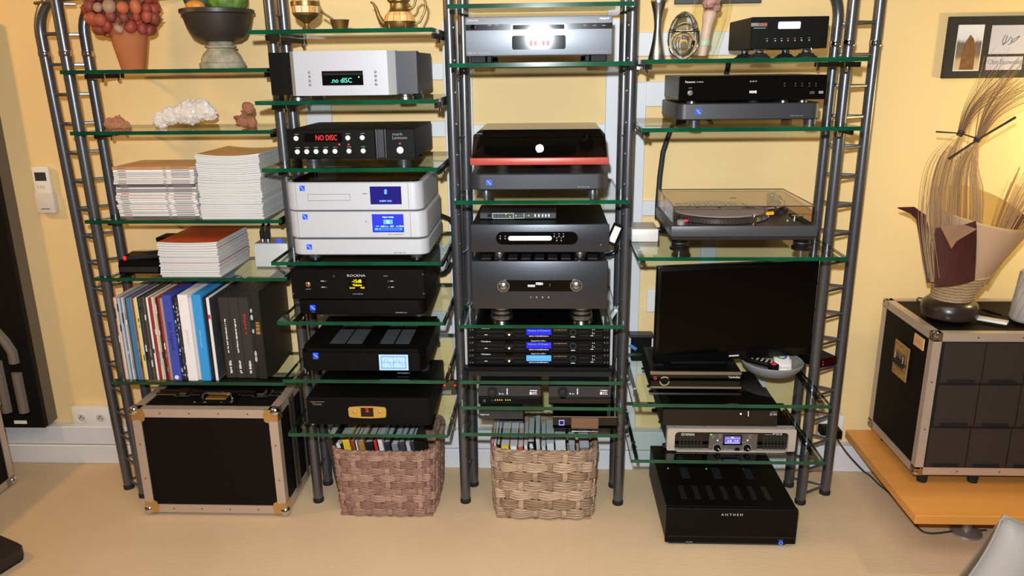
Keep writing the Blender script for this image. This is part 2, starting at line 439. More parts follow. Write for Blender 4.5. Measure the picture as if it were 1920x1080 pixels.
what = {1: ['the berry cone and footed bowl', 'the quartz cluster', 'the two tall magazine stacks', 'the red-topped magazines', 'the row of record sleeves'],
        2: ['the brass teapot and goblet', 'the silver faceted disc player', 'the black player with round white buttons', 'the stack of three silver units', 'the black unit with yellow display', 'the black amplifier with pale blue screen', 'the black amplifier with gold plaque'],
        3: ['nothing, topmost of the centre bay', 'the dark silver disc player', 'the smoked-lid turntable', 'the black amplifier with two steel knobs', 'the three rack controllers', 'the two small units with black knobs', 'the walnut-panelled recorder'],
        4: ['the glass egg and pepper mill', 'the long black disc player', 'the direct-drive turntable', 'the monitor and receiver', 'the silver-framed power amplifier']}
for z, wt in zip(ZB[1], what[1]):
    shelf('clear glass shelf with green edge under '+wt, -1.578, -.897, 2.53, 2.84, z, notch_l=(2.555, .045), notch_r=(2.54, .016), grp='glass shelves')
for z, wt in zip(ZB[2], what[2]):
    shelf('clear glass shelf with green edge under '+wt, -.872, -.331, 2.33, 2.79, z, notch_l=(2.53, .026), grp='glass shelves')
for z, wt in zip(ZB[3], what[3]):
    shelf(('clear glass shelf with green edge under '+wt) if 'nothing' not in wt else 'empty glass shelf cut by the top of the picture in the centre bay', -.287, .2425, 2.33, 2.79, z, notch_l=(2.54, .024), notch_r=(2.54, .012), grp='glass shelves', arms='')
for z, wt in zip(ZB[4], what[4]):
    shelf('clear glass shelf with green edge under '+wt, .277, .912, 2.33, 2.79, z, notch_l=(2.54, .012), notch_r=(2.56, .004), grp='glass shelves')

# wall fittings
def wall_socket(name, label, x0, x1, z0, z1, y0, n):
    r = thing(name, label, 'socket', ((x0+x1)/2, (y0+WY)/2, z0))
    MB().box(x0, x1, y0, WY-.0005, z0, z1, .006, 2).build('housing', WPLAS, r, True)
    for i in range(n):
        c = Vector((x0+(x1-x0)*(i+.5)/n, y0, (z0+z1)/2))
        MB().lathe(c, [(.021, -.001), (.021, -.003), (.018, -.003), (.016, .0005)], 24, 'y', caps=False).build('socket_rim', WPLAS, r, True)
        cup = MB().lathe(c, [(.0175, -.0012), (.0174, -.0006)], 24, 'y').build('socket_cup', mat('cup_white', (196,192,188), .5), r, True)
        h = MB()
        for dx in (-.0075, .0075): h.lathe(c+Vector((dx, 0, 0)), [(.0024, -.0013), (.0024, -.002)], 8, 'y')
        h.lathe(c+Vector((0, 0, .009)), [(.0022, -.0013), (.0016, -.007)], 8, 'y')
        h.build('pin_hole', DARKS, cup, True)
    return r
wall_socket('double_socket', 'white double wall socket above the skirting left of the ladder column', P(138, 780, 2.85).x, P(208, 780, 2.85).x, .156, .250, 2.84, 2)
wp = thing('wall_plate', 'small square white wall plate left of the black monitor', 'socket', (.40, 2.874, P(1220, 585, 2.87).z))
xa, xb = P(1212, 565, 2.87).x, P(1252, 565, 2.87).x; za, zb_ = P(1220, 585, 2.87).z, P(1220, 543, 2.87).z
MB().box(xa, xb, 2.866, WY-.0005, za, zb_, .003).build('plate', WPLAS, wp)
MB().lathe(((xa+xb)/2, 2.866, (za+zb_)/2), [(.004, 0), (.003, -.002)], 10, 'y').build('jack', DARKS, wp)
MB().box(xa+.008, xb-.008, 2.8645, 2.867, za+.008, zb_-.008, .001).build('cover', WPLAS, wp)

# ================================================================ BAY 2 : the left column of players
BRUSH = mat('brushed_black', (70,72,77), .36, .75, noise_s=5, noise_a=.12, stretch=(.4, 60, 60))
SATIN = mat('satin_black', (9,9,9), .45, .0, noise_s=70, noise_a=.15, spec=.14)
DGREY = mat('dark_grey_case', (58,58,62), .42, .35, noise_s=90, noise_a=.08)
SILV = mat('silver_case', (186,188,194), .42, .15, noise_s=50, noise_a=.03)
Z2 = ZB[2]; Z3 = ZB[3]; Z4 = ZB[4]; Z1 = ZB[1]
def plan(d, pts, z0, z1, name, mt):
    return MB().prism(pts, 'z', z0, z1).build(name, mt, d.root)
def wave_logo(d, x, y, r, mt=E_BLUE):
    o = d.rect('power_logo', x-r, y-r, x+r, y+r, mt, .0008)
    s = d.px
    c = P(x, y, d.Y); pts = [c+Vector((t*r*s*.9, -.0018, -sin(t*2.6)*r*s*.55)) for t in [i/8-.75 for i in range(13)]]
    MB().tube(pts, .0008, 4).build('wave_mark', E_CYAN, o)
# 1 silver faceted disc player
d = Dev('disc_player', 'silver faceted disc player with black cheeks and teal NO DISC display', 'disc player', 506, 97, 782, 177, 2.385, .33, Z2[1])
xa, xb = P(552, 137, 2.355).x, P(727, 137, 2.355).x; xc, xe = P(547, 137, 2.385).x, P(743, 137, 2.385).x
MB().prism([(d.X0, 2.385), (xc, 2.385), (xc, 2.43), (d.X0, 2.43)], 'z', d.Z0, d.Z1).build('left_cheek', SATIN, d.root)
MB().prism([(xe, 2.385), (d.X1, 2.385), (d.X1, 2.43), (xe, 2.43)], 'z', d.Z0, d.Z1).build('right_cheek', DGREY, d.root)
MB().prism([(xc, 2.38), (xa, 2.355), (xb, 2.355), (xe, 2.38), (xe, 2.42), (xc, 2.42)], 'z', d.Z0-.002, d.Z1+.002).build('front_panel', ALU, d.root)
MB().box(d.X0+.004, d.X1-.004, 2.43, 2.715, d.Z0+.003, d.Z1-.003, .002).build('body', DGREY, d.root)
d.Y = 2.355
d.rect('display_window', 604, 133, 681, 160, BLKG, .001, bev=0)
d.rect('tray_slot', 606, 136, 679, 141, DARKS, .0016)
d.txt('.no dISC', 621, 146, 660, 155, E_TEAL, 'display_text', .0022)
d.btn('power_led', 673, 144.5, 1.4, E_GREEN, .0014)
for i in range(4):
    d.btn('button', 580+.6*i, 135.5+7.8*i, 2.5, STEEL, .004, dome=True); d.btn('button', 704+.5*i, 134.5+7.8*i, 2.5, STEEL, .004, dome=True)
for x in (555, 597, 758, 780):
    X = P(x, 180, 2.42).x; y = 2.44 if x in (555, 758) else 2.62
    if x in (597, 780): X = P(x, 180, 2.62).x
    MB().lathe((X, y, Z2[1]), [(.026, 0), (.026, .006), (.022, .008), (.022, d.Z0-Z2[1]+.001)], 20).build('foot', STEEL, d.root, True)

# 2 black player with white buttons
d = Dev('disc_player', 'black disc player with round white buttons and red NO DISC display', 'disc player', 538.5, 243, 778, 297, 2.375, .35, Z2[2])
d.body(SATIN, y0=.012); mid = P(703, 270, 2.375).x
MB().box(d.X0, P(703.5, 270, d.Y).x, d.Y, d.Y+.014, d.Z0, d.Z1, .0015).build('left_panel', SATIN, d.root)
MB().box(P(706.5, 270, d.Y).x, P(720, 270, d.Y).x, d.Y+.004, d.Y+.014, d.Z0, d.Z1, .0015).build('centre_strip', BRUSH, d.root)
MB().box(P(723.5, 270, d.Y).x, d.X1, d.Y, d.Y+.014, d.Z0, d.Z1, .0015).build('right_panel', SATIN, d.root)
for x in (705, 722): MB().cyl((P(x, 270, d.Y).x, d.Y+.006, d.Z0), (P(x, 270, d.Y).x, d.Y+.006, d.Z1), .0022, None, 8).build('bright_groove', STEEL, d.root, True)
MB().box(P(706, 270, d.Y).x-.09, d.X1-.004, d.Y+.002, d.Y+.02, d.Z0-.004, d.Z0).build('lower_lip', DARKS, d.root)
d.rect('display_window', 571, 250, 641, 266, BLKG, .001)
d.txt('NO DISC', 592, 253, 632, 263, E_RED, 'display_text', .0014)
for x, y in ((555.5, 259.5), (652.5, 258.5), (679.5, 258), (558, 284.5), (575.5, 284.3), (593, 284), (610.5, 283.8), (628.5, 283.6), (654.7, 283.2), (681.3, 282.8)):
    d.btn('button', x, y, 4.6, WPLAS, .005); 
    d.txt('~4', x-4, y-8.5, x+4, y-7, GREYP)
d.btn('power_button', 750.5, 281.5, 6.4, WPLAS, .005)
for x, y in ((636, 271), (653.7, 271), (749.7, 269.3)): d.btn('led', x, y, 1.6, E_RED, .0012)
d.txt('mark', 736, 248.5, 755, 254, GREYP); d.txt('Levinson', 736, 255, 763, 261, GREYP)
for x in (588, 757):
    for y in (2.42, 2.66):
        h = d.Z0-Z2[2]
        MB().lathe((P(x, 300, 2.42).x, y, Z2[2]), [(.022, 0), (.022, h*.45), (.024, h*.5), (.024, h*.8), (.018, h)], 20).build('foot', SATIN if x > 3000 else mat('grey_foot', (74,76,78), .35, .6), d.root, True)

# 3-5 three silver units with rounded corners
def rounded_unit(name, label, cat, x0, y0, x1, y1, Y, dep, zb, mt, r=.035, grp=None, z0=None, z1=None, logo=None, lr=4.8, topglass=False):
    d = Dev(name, label, cat, x0, y0, x1, y1, Y, dep, zb, zb=z0, zt=z1, group=grp)
    outl = rrect(d.X0, d.X1, Y, Y+dep, r, 8)
    b = MB(); n = len(outl); e = .003
    ins = rrect(d.X0+e, d.X1-e, Y+e, Y+dep-e, r-e, 8)
    rings = [(ins, d.Z0), (outl, d.Z0+e), (outl, d.Z1-e), (ins, d.Z1)]
    vs = [(p[0], p[1], z) for o_, z in rings for p in o_]
    fs = [(k*n+i, k*n+(i+1) % n, (k+1)*n+(i+1) % n, (k+1)*n+i) for k in range(3) for i in range(n)]
    fs += [list(range(n))[::-1], [3*n+i for i in range(n)]]
    b.add(vs, fs).build('body', mt, d.root, True)
    if logo: wave_logo(d, logo[0], logo[1], lr)
    return d
SEAM = mat('seam_line', (120,120,126), .6)
ztop = None
zA = Z2[3]
zc0 = P(675, 478, 2.36).z; zc1 = P(675, 449.5, 2.36).z; zb0 = P(668, 446, 2.36).z; zb1 = P(668, 397, 2.36).z; za0 = P(663, 394.5, 2.36).z; za1 = P(662, 342, 2.36).z
d3 = rounded_unit('power_conditioner', 'slim silver rounded unit, lowest of the three silver ones', 'hi-fi unit', 547.5, 449.5, 803, 478, 2.36, .36, zA, SILV, z0=zc0, z1=zc1, logo=(580, 463))
d3.feet([585, 778], 12, mat('grey_foot', (74,76,78), .35, .6))
d3.txt('~9', 738, 472.5, 760, 475, GREYP)
d2 = rounded_unit('digital_converter', 'silver rounded unit with bright blue touch screen, middle of the three', 'hi-fi unit', 541, 397, 800, 446, 2.36, .36, zc1, SILV, z0=zb0, z1=zb1, logo=(572, 406.5))
MB().box(d2.X0+.02, d2.X1-.02, 2.385, 2.70, zc1, zb0+.001).build('plinth', DARKS, d2.root)
SCR1 = mat('screen_navy', (26,22,96), .15, emit=.55); SCR2 = mat('screen_blue', (38,48,176), .15, emit=.6); SCL = mat('screen_light_blue', (70,150,225), .3, emit=.8)
sc = d2.rect('touch_screen', 698, 401.5, 757, 435.5, SCR2, .0008)
d2.rect('screen_icon', 719, 411.5, 736.5, 420, SCL, .0014, sc); d2.rect('screen_bar', 711, 427.5, 754, 431.5, SCL, .0014, sc); d2.rect('screen_key', 703, 427.5, 709.5, 431.5, SCL, .0014, sc); d2.rect('screen_bar', 714, 428.5, 750, 430.5, SCR2, .0018, sc)
text_mesh('B', P(725.5, 416, 2.36).x, P(730, 416, 2.36).x, 2.3582, P(727, 418.5, 2.36).z, P(727, 413.5, 2.36).z, 'display_text', E_WHITE, sc)
text_mesh('~9', P(717, 407, 2.36).x, P(738, 407, 2.36).x, 2.3588, P(727, 408.6, 2.36).z, P(727, 405.6, 2.36).z, 'display_text', E_CYAN, sc)
for xx, t in ((705, 'Input'), (714, '~3'), (722, 'Rate'), (732, '~3'), (743, '~3'), (750, '~2')):
    text_mesh(t, P(xx, 424, 2.36).x, P(xx+6.5, 424, 2.36).x, 2.3588, P(727, 425.6, 2.36).z, P(727, 422.6, 2.36).z, 'display_text', E_CYAN, sc)
d2.btn('sensor', 686, 415.3, 1.3, SEAM, .001); d2.txt('~16', 728, 438.5, 758, 440.5, GREYP)
d1 = rounded_unit('disc_transport', 'silver rounded transport with dark navy screen, topmost of the three', 'disc player', 535.5, 342, 792, 394.5, 2.36, .36, zb1, SILV, z0=za0, z1=za1, logo=(566.5, 353))
MB().box(d1.X0+.02, d1.X1-.02, 2.385, 2.70, zb1, za0+.001).build('plinth', DARKS, d1.root)
for dd in (d1, d2):
    dy = 0 if dd is d1 else 52.5; dx = 0 if dd is d1 else 4
    dd.rect('panel_seam', 765.2+dx, 343.5+dy+ (3 if dy else 0), 766+dx, 392+dy, SEAM, .0003); dd.rect('panel_seam', 555+dx, 344+dy+(3 if dy else 0), 555.6+dx, 392+dy, SEAM, .0003)
MB().prism(rrect(d1.X0+.012, d1.X1-.012, 2.372, 2.708, .028, 6), 'z', za1, za1+.004).build('black_top_plate', BLKG, d1.root)
sc = d1.rect('touch_screen', 694, 349.5, 752.5, 383, SCR1, .0008)
ic = MB().lathe(P(723, 361.5, 2.36), [(.0001, -.0016), (.0045, -.0016), (.0045, -.001)], 16, 'y').build('disc_icon', SCL, sc)
MB().prism([(P(719.5, 358, 2.36).x, P(723, 358.5, 2.36).z), (P(726.5, 358, 2.36).x, P(723, 358.5, 2.36).z), (P(723, 358, 2.36).x, P(723, 354, 2.36).z)], 'y', 2.3584, 2.3592).build('screen_arrow', SCL, sc)
text_mesh('INSERT DISC', P(712, 377, 2.36).x, P(735, 377, 2.36).x, 2.3588, P(723, 378.3, 2.36).z, P(723, 375.3, 2.36).z, 'display_text', E_CYAN, sc)
for a in ((577, 363.8, 656.5, 364.6), (577, 375.6, 656.5, 376.4), (577, 364, 577.7, 376), (655.8, 364, 656.5, 376)): d1.rect('tray_gap', *a, SEAM, .0004)
d1.rect('slot_mark', 680, 362.8, 687.5, 363.8, DARKS, .0004)
cb = MB()
for yb, z in ((2.72, P(835, 405, 2.75).z), (2.72, P(835, 512, 2.75).z)):
    cb.tube([P(818, 402, 2.74), P(830, 405, 2.76), P(842, 410, 2.78), P(852, 425, 2.79)] if z > 1 else [P(822, 514, 2.74), P(832, 513, 2.76), P(841, 506, 2.78), P(847, 492, 2.79)], .008, 8)
tag(cb.build('power_cables', RUBBER, None, True), 'two black power cables curling behind the left column of players', 'cable')

# 6 black unit with yellow display
d = Dev('preamplifier', 'black digital preamplifier with yellow volume display and copper button', 'hi-fi unit', 546, 506, 796, 561, 2.375, .37, P(676, 563.5, 2.37).z)
ztopps = P(676, 563.5, 2.37).z
d.Z1 = min(d.Z1, Z2[3]-.014)
d.body(SATIN, y0=.014); d.panel(SATIN, t=.016)
MB().box(d.X0+.03, d.X1-.03, 2.40, 2.70, ztopps, d.Z0+.001).build('plinth', DARKS, d.root)
d.txt('ROCKNA', 651, 514.5, 685, 518.8, mat('silver_print', (200,200,205), .4))
sc = d.rect('display_window', 653, 522.5, 687.5, 543, BLKG, .001)
d.txt('-15dB', 660, 524, 678, 530, E_YEL, 'display_text', .0014); d.txt('Volume', 661.5, 532, 678.5, 536.3, E_YEL, 'display_text', .0014)
d.txt('Linear', 656, 537.8, 666, 540.8, E_YEL, 'display_text', .0014); d.txt('+0dB', 675.5, 537.8, 683.5, 540.8, E_YEL, 'display_text', .0014)
d.btn('power_button', 577.8, 533, 5.2, mat('copper_button', (196,142,112), .25, .9), .006, 18, True); d.txt('~5', 573.5, 541, 583, 543, GREYP)
for x, y, s in ((610.5, 527, -1), (611.5, 538.3, -1), (728.5, 527, 1), (729.5, 538.3, 1)):
    d.btn('button', x, y, 1.9, STEEL, .003); d.rect('print_mark', *( (x-9, y-.4, x-3, y+.6) if s < 0 else (x+3.5, y-.4, x+9, y+.6)), WHITE, .0004)
d.txt('~9', 661.5, 550, 680, 552, GREYP)
for x, y in ((626, 518), (792.5, 514.5), (794.5, 551), (550, 551)): d.btn('screw', x, y, 2, DGREY, .0012, 10)
d.rect('badge', 719, 517, 727, 518, GREYP, .0004)
# 7 slim black power unit below it
d = rounded_unit('power_conditioner', 'slim black rounded unit under the preamplifier with yellow display', 'hi-fi unit', 557, 563.5, 798, 590, 2.37, .36, Z2[4], SATIN, z0=P(676, 590, 2.37).z, z1=ztopps, logo=(586.5, 577), lr=5)
d.feet([588, 777], 12, mat('grey_foot', (74,76,78), .35, .6)); d.txt('~9', 742, 585, 763, 587, GREYP); d.txt('~3', 584, 584, 590, 585.3, GREYP)
# 8 black amplifier with pale blue screen
d = Dev('power_amplifier', 'black amplifier with pale blue graph screen and slotted top grilles', 'amplifier', 563, 655, 797, 703, 2.375, .36, Z2[5], zb=Z2[5]+.014)
c = .030
MB().prism([(d.X0+c*.6, d.Y), (d.X1-c*.6, d.Y), (d.X1, d.Y+c), (d.X1, d.Y+d.D), (d.X0, d.Y+d.D), (d.X0, d.Y+c)], 'z', d.Z0, d.Z1-.012).build('body', SATIN, d.root)
MB().prism([(d.X0+c*.6+.006, d.Y+.006), (d.X1-c*.6-.006, d.Y+.006), (d.X1-.006, d.Y+c+.003), (d.X1-.006, d.Y+d.D-.006), (d.X0+.006, d.Y+d.D-.006), (d.X0+.006, d.Y+c+.003)], 'z', d.Z1-.012, d.Z1).build('top_cover', BLK, d.root)
GRL = mat('grille_grey', (66,67,70), .5, .3)
zt = d.Z1
for (xa, xb) in ((-.735, -.625), (-.565, -.465)):
    for k in range(18):
        y = 2.43+k*.0125
        for a, b_ in ((xa, (xa+xb)/2-.003), ((xa+xb)/2+.003, xb)): MB().box(a, b_, y, y+.006, zt, zt+.0025).build('grille_bar', GRL, d.root)
wave_logo(d, 592, 666.5, 5); d.txt('~6', 587, 672, 597, 673.2, GREYP)
PALE = mat('screen_pale_blue', (146,178,238), .3, emit=.75)
sc = d.rect('graph_screen', 711, 665, 765.5, 694, PALE, .001)
fr_ = mat('screen_frame_blue', (66,104,190), .3, emit=.5)
for a in ((715, 668, 761, 669.2), (715, 689.5, 761, 690.7), (715, 668, 716.2, 690.5), (760, 668, 761.2, 690.5), (717, 679.2, 760, 679.8), (737.6, 669, 738.2, 690)): d.rect('graph_line', *a, fr_, .0015, sc)
for k in range(1, 8): d.rect('graph_line', 716+5.5*k, 669.5, 716.25+5.5*k, 689.5, fr_, .0013, sc)
MB().tube([P(717.5+1.05*i, 679.5-5.5*sin(i/40*4.0*pi-.3), d.Y)-Vector((0, .0015, 0)) for i in range(41)], .0005, 4).build('graph_curve', fr_, sc)
d.txt('~10', 745, 698.3, 768, 700.2, GREYP)
for x in (-.77, -.42):
    for y in (2.43, 2.68): MB().lathe((x, y, Z2[5]), [(.02, 0), (.02, .0145)], 16).build('foot', RUBBER, d.root, True)
# 9 black amplifier with gold plaque
d = Dev('power_amplifier', 'black amplifier with gold plaque and red figure 2', 'amplifier', 576, 747, 806, 801, 2.375, .36, Z2[6], zb=Z2[6]+.012)
d.body(SATIN, y0=.008); d.panel(BLK, t=.010)
GOLD = mat('gold_plaque', (206,164,84), .38, .45, noise_s=60, noise_a=.06)
cx, cz = P(689, 772.5, d.Y).x, P(689, 772.5, d.Y).z; hw, hh = 35.5*d.px, 12*d.px
pts = []
for i in range(13): t = i/12*2-1; pts.append((cx+t*hw*.93, cz+hh*(1-.16*t*t)))
for i in range(13): t = 1-i/12*2; pts.append((cx+t*hw*.93, cz-hh*(1-.16*t*t)))
pts = pts[:13]+[(cx+hw, cz+hh*.55), (cx+hw*.985, cz-hh*.6)]+pts[13:]+[(cx-hw*.985, cz-hh*.6), (cx-hw, cz+hh*.55)]
pl = MB().prism(pts, 'y', d.Y-.003, d.Y+.001).build('gold_plaque', GOLD, d.root)
wn = d.rect('display_window', 677, 764, 700.5, 780.5, BLKG, .0038, pl)
text_mesh('2', P(685.5, 768, d.Y).x, P(692, 768, d.Y).x, d.Y-.0044, P(689, 771.3, d.Y).z, P(689, 765.3, d.Y).z, 'display_text', E_RED, wn)
for x in (665, 713): MB().lathe(P(x, 772, d.Y), [(.0042, -.002), (.0042, -.0045), (.002, -.006)], 12, 'y').build('gold_screw', mat('polished_gold', (240,205,120), .12, 1), pl, True)
d.txt('Thorens', 586, 755.5, 603, 759.5, GREYP); d.rect('print_line', 581, 753, 608, 753.7, mat('copper_print', (170,120,96), .5), .0004)
for x in (-.74, -.43):
    for y in (2.42, 2.68): MB().lathe((x, y, Z2[6]), [(.02, 0), (.02, .0125)], 16).build('foot', RUBBER, d.root, True)

# brass ware on the top shelf
BRASS = mat('old_brass', (150,124,72), .34, .85, noise_s=55, noise_a=.35)
BONE = mat('bone_tiles', (226,178,116), .5, noise_s=28, noise_a=.25)
def onshelf(px, z, Y): 
    v = P(px, 55, Y); return Vector((v.x, Y, z))
b0 = onshelf(576, Z2[0], 2.47); k = .00172
g = thing('goblet', 'brass goblet with bands of bone tiles on the top left shelf', 'goblet', b0)
MB().lathe(b0, [(11*k, 0), (10*k, 2*k), (6*k, 9*k), (5*k, 13*k), (7*k, 16*k), (17*k, 22*k), (22*k, 27*k)], 24).build('stem', BRASS, g, True)
MB().lathe(b0, [(22*k, 27*k), (24*k, 31*k)], 24, caps=False).build('lower_collar', BRASS, g, True)
for j in range(12):
    a0, a1 = 2*pi*j/12+.02, 2*pi*(j+1)/12-.02; tl = MB()
    for z0, z1, r0, r1 in ((31, 42, 23.2, 24.6), (50, 62, 24, 20)):
        tl.add([b0+Vector((r*k*cos(a), r*k*sin(a), z*k)) for z, r in ((z0, r0), (z1, r1)) for a in (a0, (a0+a1)/2, a1)], [(0, 1, 4, 3), (1, 2, 5, 4)])
    tl.build('bone_tile', mat('bone_tile_%d' % (j % 3), ((232,196,140), (214,150,86), (226,206,170))[j % 3], .45), g)
MB().lathe(b0, [(22.8*k, 30.5*k), (24.2*k, 42*k), (25.4*k, 42.5*k), (25.4*k, 50*k), (23.6*k, 50.5*k), (19.6*k, 62*k), (20.5*k, 63*k), (20.5*k, 66*k), (18*k, 66*k)], 24).build('bowl', BRASS, g, True)
b0 = onshelf(638, Z2[0], 2.46)
g = thing('mortar', 'small brass mortar between the goblet and the teapot', 'mortar', b0)
MB().lathe(b0, [(12*k, 0), (13*k, 2*k), (16.5*k, 17*k), (17.5*k, 18.5*k), (15.5*k, 18.5*k), (12*k, 4*k), (2*k, 3*k)], 24).build('bowl', BRASS, g, True)
pe = b0+Vector((-13*k, -.002, 18.6*k))
tag(MB().tube([b0+Vector((2*k, 0, 6.5*k)), pe+Vector((-1*k, 0, 2.2*k)), pe+Vector((-12*k, 0, 9.5*k)), pe+Vector((-18*k, 0, 13.5*k)), pe+Vector((-19.5*k, 0, 14.5*k))], [2.6*k, 2*k, 1.9*k, 2.4*k, 1.6*k], 10).build('pestle', BRASS, None, True), 'brass pestle leaning out of the small mortar', 'pestle')
b0 = onshelf(750, Z2[0], 2.47)
g = thing('teapot', 'brass teapot with bone panels, curved spout and looped handle', 'teapot', b0)
MB().lathe(b0, [(20*k, 0), (24*k, 3*k), (27*k, 9*k), (28*k, 15*k)], 28).build('base_bowl', BRASS, g, True)
for j in range(14):
    a0, a1 = 2*pi*j/14+.015, 2*pi*(j+1)/14-.015
    tl = MB(); tl.add([b0+Vector((r*k*cos(a), r*k*sin(a), z*k)) for z, r in ((14.5, 28.2), (24, 25.5), (30, 20)) for a in (a0, (a0+a1)/2, a1)], [(0, 1, 4, 3), (1, 2, 5, 4), (3, 4, 7, 6), (4, 5, 8, 7)])
    tl.build('bone_panel', mat('bone_panel_%d' % (j % 2), ((230,168,98), (240,190,124))[j % 2], .42), g)
MB().lathe(b0, [(27.6*k, 14*k), (25*k, 24*k), (19.5*k, 30*k), (16*k, 36*k), (15.5*k, 44*k), (18*k, 47*k), (20*k, 48*k), (20*k, 51*k), (18*k, 52*k), (14*k, 58*k), (6*k, 63*k), (3*k, 68*k), (1*k, 70*k)], 28).build('neck_and_lid', BRASS, g, True)
MB().tube([b0+Vector((-24*k, 0, 9*k)), b0+Vector((-32*k, 0, 14*k)), b0+Vector((-37*k, 0, 24*k)), b0+Vector((-41*k, 0, 38*k)), b0+Vector((-45*k, 0, 45*k)), b0+Vector((-50*k, 0, 48*k))], [7*k, 5.5*k, 4*k, 3*k, 2.2*k, 1.6*k], 12).build('spout', BRASS, g, True)
MB().tube([b0+Vector((x*k, 0, z*k)) for x, z in ((16, 36), (24, 37), (28, 42), (30, 50), (37, 55), (45, 52), (48, 44), (46, 32), (41, 22), (36, 13), (27, 10))], 2.1*k, 10).build('handle', BRASS, g, True)
for a in (-2.2, -1.0, .6, 2.4): MB().tube([b0+Vector((25*k*cos(a), 25*k*sin(a), 10*k)), b0+Vector((26*k*cos(a), 26*k*sin(a), 4*k)), b0+Vector((24*k*cos(a), 24*k*sin(a), .5*k))], [2.5*k, 2*k, 2.4*k], 8).build('foot', BRASS, g, True)

# ================================================================ BAY 3
FACE = mat('titan_face', (138,144,154), .42, .55, noise_s=5, noise_a=.06, stretch=(.3, 70, 70))
d = Dev('disc_player', 'dark silver disc player with a mirror black display in the centre bay', 'disc player', 872, 30, 1148.5, 104, 2.375, .37, Z3[1])
d.body(DGREY, y0=.02); 
MB().box(d.X0, d.X1, d.Y+.002, d.Y+.022, d.Z0, d.Z1, .004, 2).build('front_panel', FACE, d.root, True)
d.Y += .002
d.rect('upper_strip', 873, 44.5, 1148, 55.5, mat('strip_black', (22,21,23), .12, .3), .0012)
tr = d.pill('disc_tray', 959, 45.5, 1060.5, 60, FACE, .003, r=.004)
d.rect('tray_front', 961.5, 46.5, 1058, 55, BLKG, .0036, tr)
d.pill('display_window', 960, 66.5, 1060.5, 92.5, BLKG, .0015, r=.006)
d.txt('-- --', 993, 76, 1030, 86, E_RED, 'display_text', .002)
d.btn('power_button', 886.5, 50.8, 4.4, BLKG, .004, 18)
d.txt('DENON', 876, 36.5, 896, 40.5, mat('silver_print', (200,200,205), .4)); d.txt('~6', 1124, 32.5, 1142, 36.5, mat('silver_print', (200,200,205), .4))
for x in (918, 932, 946, 1073, 1096.5, 1115, 1132): d.rect('button', x-3, 46.8, x+3, 48.4, GREYP, .0022)
for a in ((878, 97.5, 885.5, 101.5), (887, 97.8, 893.5, 101.2), (896, 98.2, 906, 100.8), (908, 98.2, 921, 100.8), (1082, 96.5, 1096, 98.5), (1098, 96.5, 1139, 98)): d.rect('print_mark', *a, GREYP, .0004)
for x0, x1 in ((884, 912), (913.5, 923), (1096, 1105), (1106.5, 1136)):
    xa, xb = P(x0, 108, 2.42).x, P(x1, 108, 2.42).x
    for y in (2.40, 2.66): MB().box(xa, xb, y, y+.035, Z3[1], d.Z0+.001, .002).build('foot', BLK, d.root)

# smoked-lid turntable on slim black unit
zps1 = P(1011, 326, 2.37).z; 
du = rounded_unit('power_conditioner', 'slim black rounded unit under the red turntable', 'hi-fi unit', 881, 326.5, 1141, 356, 2.37, .36, Z3[2], DGREY, z0=P(1011, 356, 2.37).z, z1=zps1, logo=(917, 342.5), lr=5.2)
du.feet([912.5, 1110.5], 10.5, mat('grey_foot', (74,76,78), .35, .6)); du.txt('~9', 1083, 349.5, 1105, 351, GREYP)
zpl0, zpl1 = P(1011, 309.5, 2.36).z, P(1011, 296, 2.36).z
xa, xb = P(881, 302, 2.36).x, P(1141.5, 302, 2.36).x
t = thing('turntable', 'turntable with red sparkling plinth and dark smoked lid', 'turntable', ((xa+xb)/2, 2.53, zps1))
MB().box(xa, xb, 2.36, 2.70, zpl0, zpl1, .003, 2).build('plinth', mat('red_sparkle', (176,74,62), .38, .2, noise_s=420, noise_a=.5), t, True)
for px, yy in ((942, 2.40), (1080, 2.40), (1011, 2.66)):
    X = P(px, 318, 2.40).x
    MB().lathe((X, yy, zps1), [(.022, 0), (.022, .008), (.019, .010), (.019, zpl0-zps1+.0005)], 18).build('foot', RUBBER, t, True)
# platter and arm under the lid
MB().lathe(((xa+xb)/2-.03, 2.53, zpl1), [(.148, .001), (.150, .004), (.150, .022), (.147, .024), (.01, .024)], 40).build('platter', BLK, t, True)
MB().lathe(((xa+xb)/2-.03, 2.53, zpl1+.024), [(.003, 0), (.003, .012)], 8).build('spindle', CHROME, t, True)
ax = xb-.055
MB().lathe((ax, 2.62, zpl1), [(.022, 0), (.022, .03), (.012, .034), (.012, .05)], 16).build('arm_pivot', BLK, t, True)
MB().tube([(ax, 2.66, zpl1+.045), (ax, 2.62, zpl1+.045), (ax-.01, 2.46, zpl1+.042), (ax-.035, 2.42, zpl1+.04)], .0045, 8).build('tonearm', CHROME, t, True)
SMOKE = glassmat('smoked_acrylic', (.20, .19, .19))
zl = zpl1+.0005; zt1 = P(1011, 252.5, 2.385).z; zt2 = P(1011, 242.5, 2.392).z
xa2, xb2 = P(884.5, 293, 2.366).x, P(1138, 292, 2.366).x
x3, x4 = P(888, 253, 2.385).x, P(1134.5, 251.5, 2.385).x; x5, x6 = P(900, 243.5, 2.392).x, P(1126, 241.5, 2.392).x
ring = lambda x0, x1, y0, y1, z: [(x0, y0, z), (x1, y0, z), (x1, y1, z), (x0, y1, z)]
b = MB(); vs = ring(xa2, xb2, 2.366, 2.69, zl)+ring(x3, x4, 2.366+(zt1-zl)*.134, 2.68, zt1)+ring(x5, x6, 2.392, 2.67, zt2)
b.add(vs, [(k*4+i, k*4+(i+1) % 4, k*4+4+(i+1) % 4, k*4+4+i) for k in range(2) for i in range(4)]+[(8, 9, 10, 11)])
b.build('lid', SMOKE, t, outward=True)
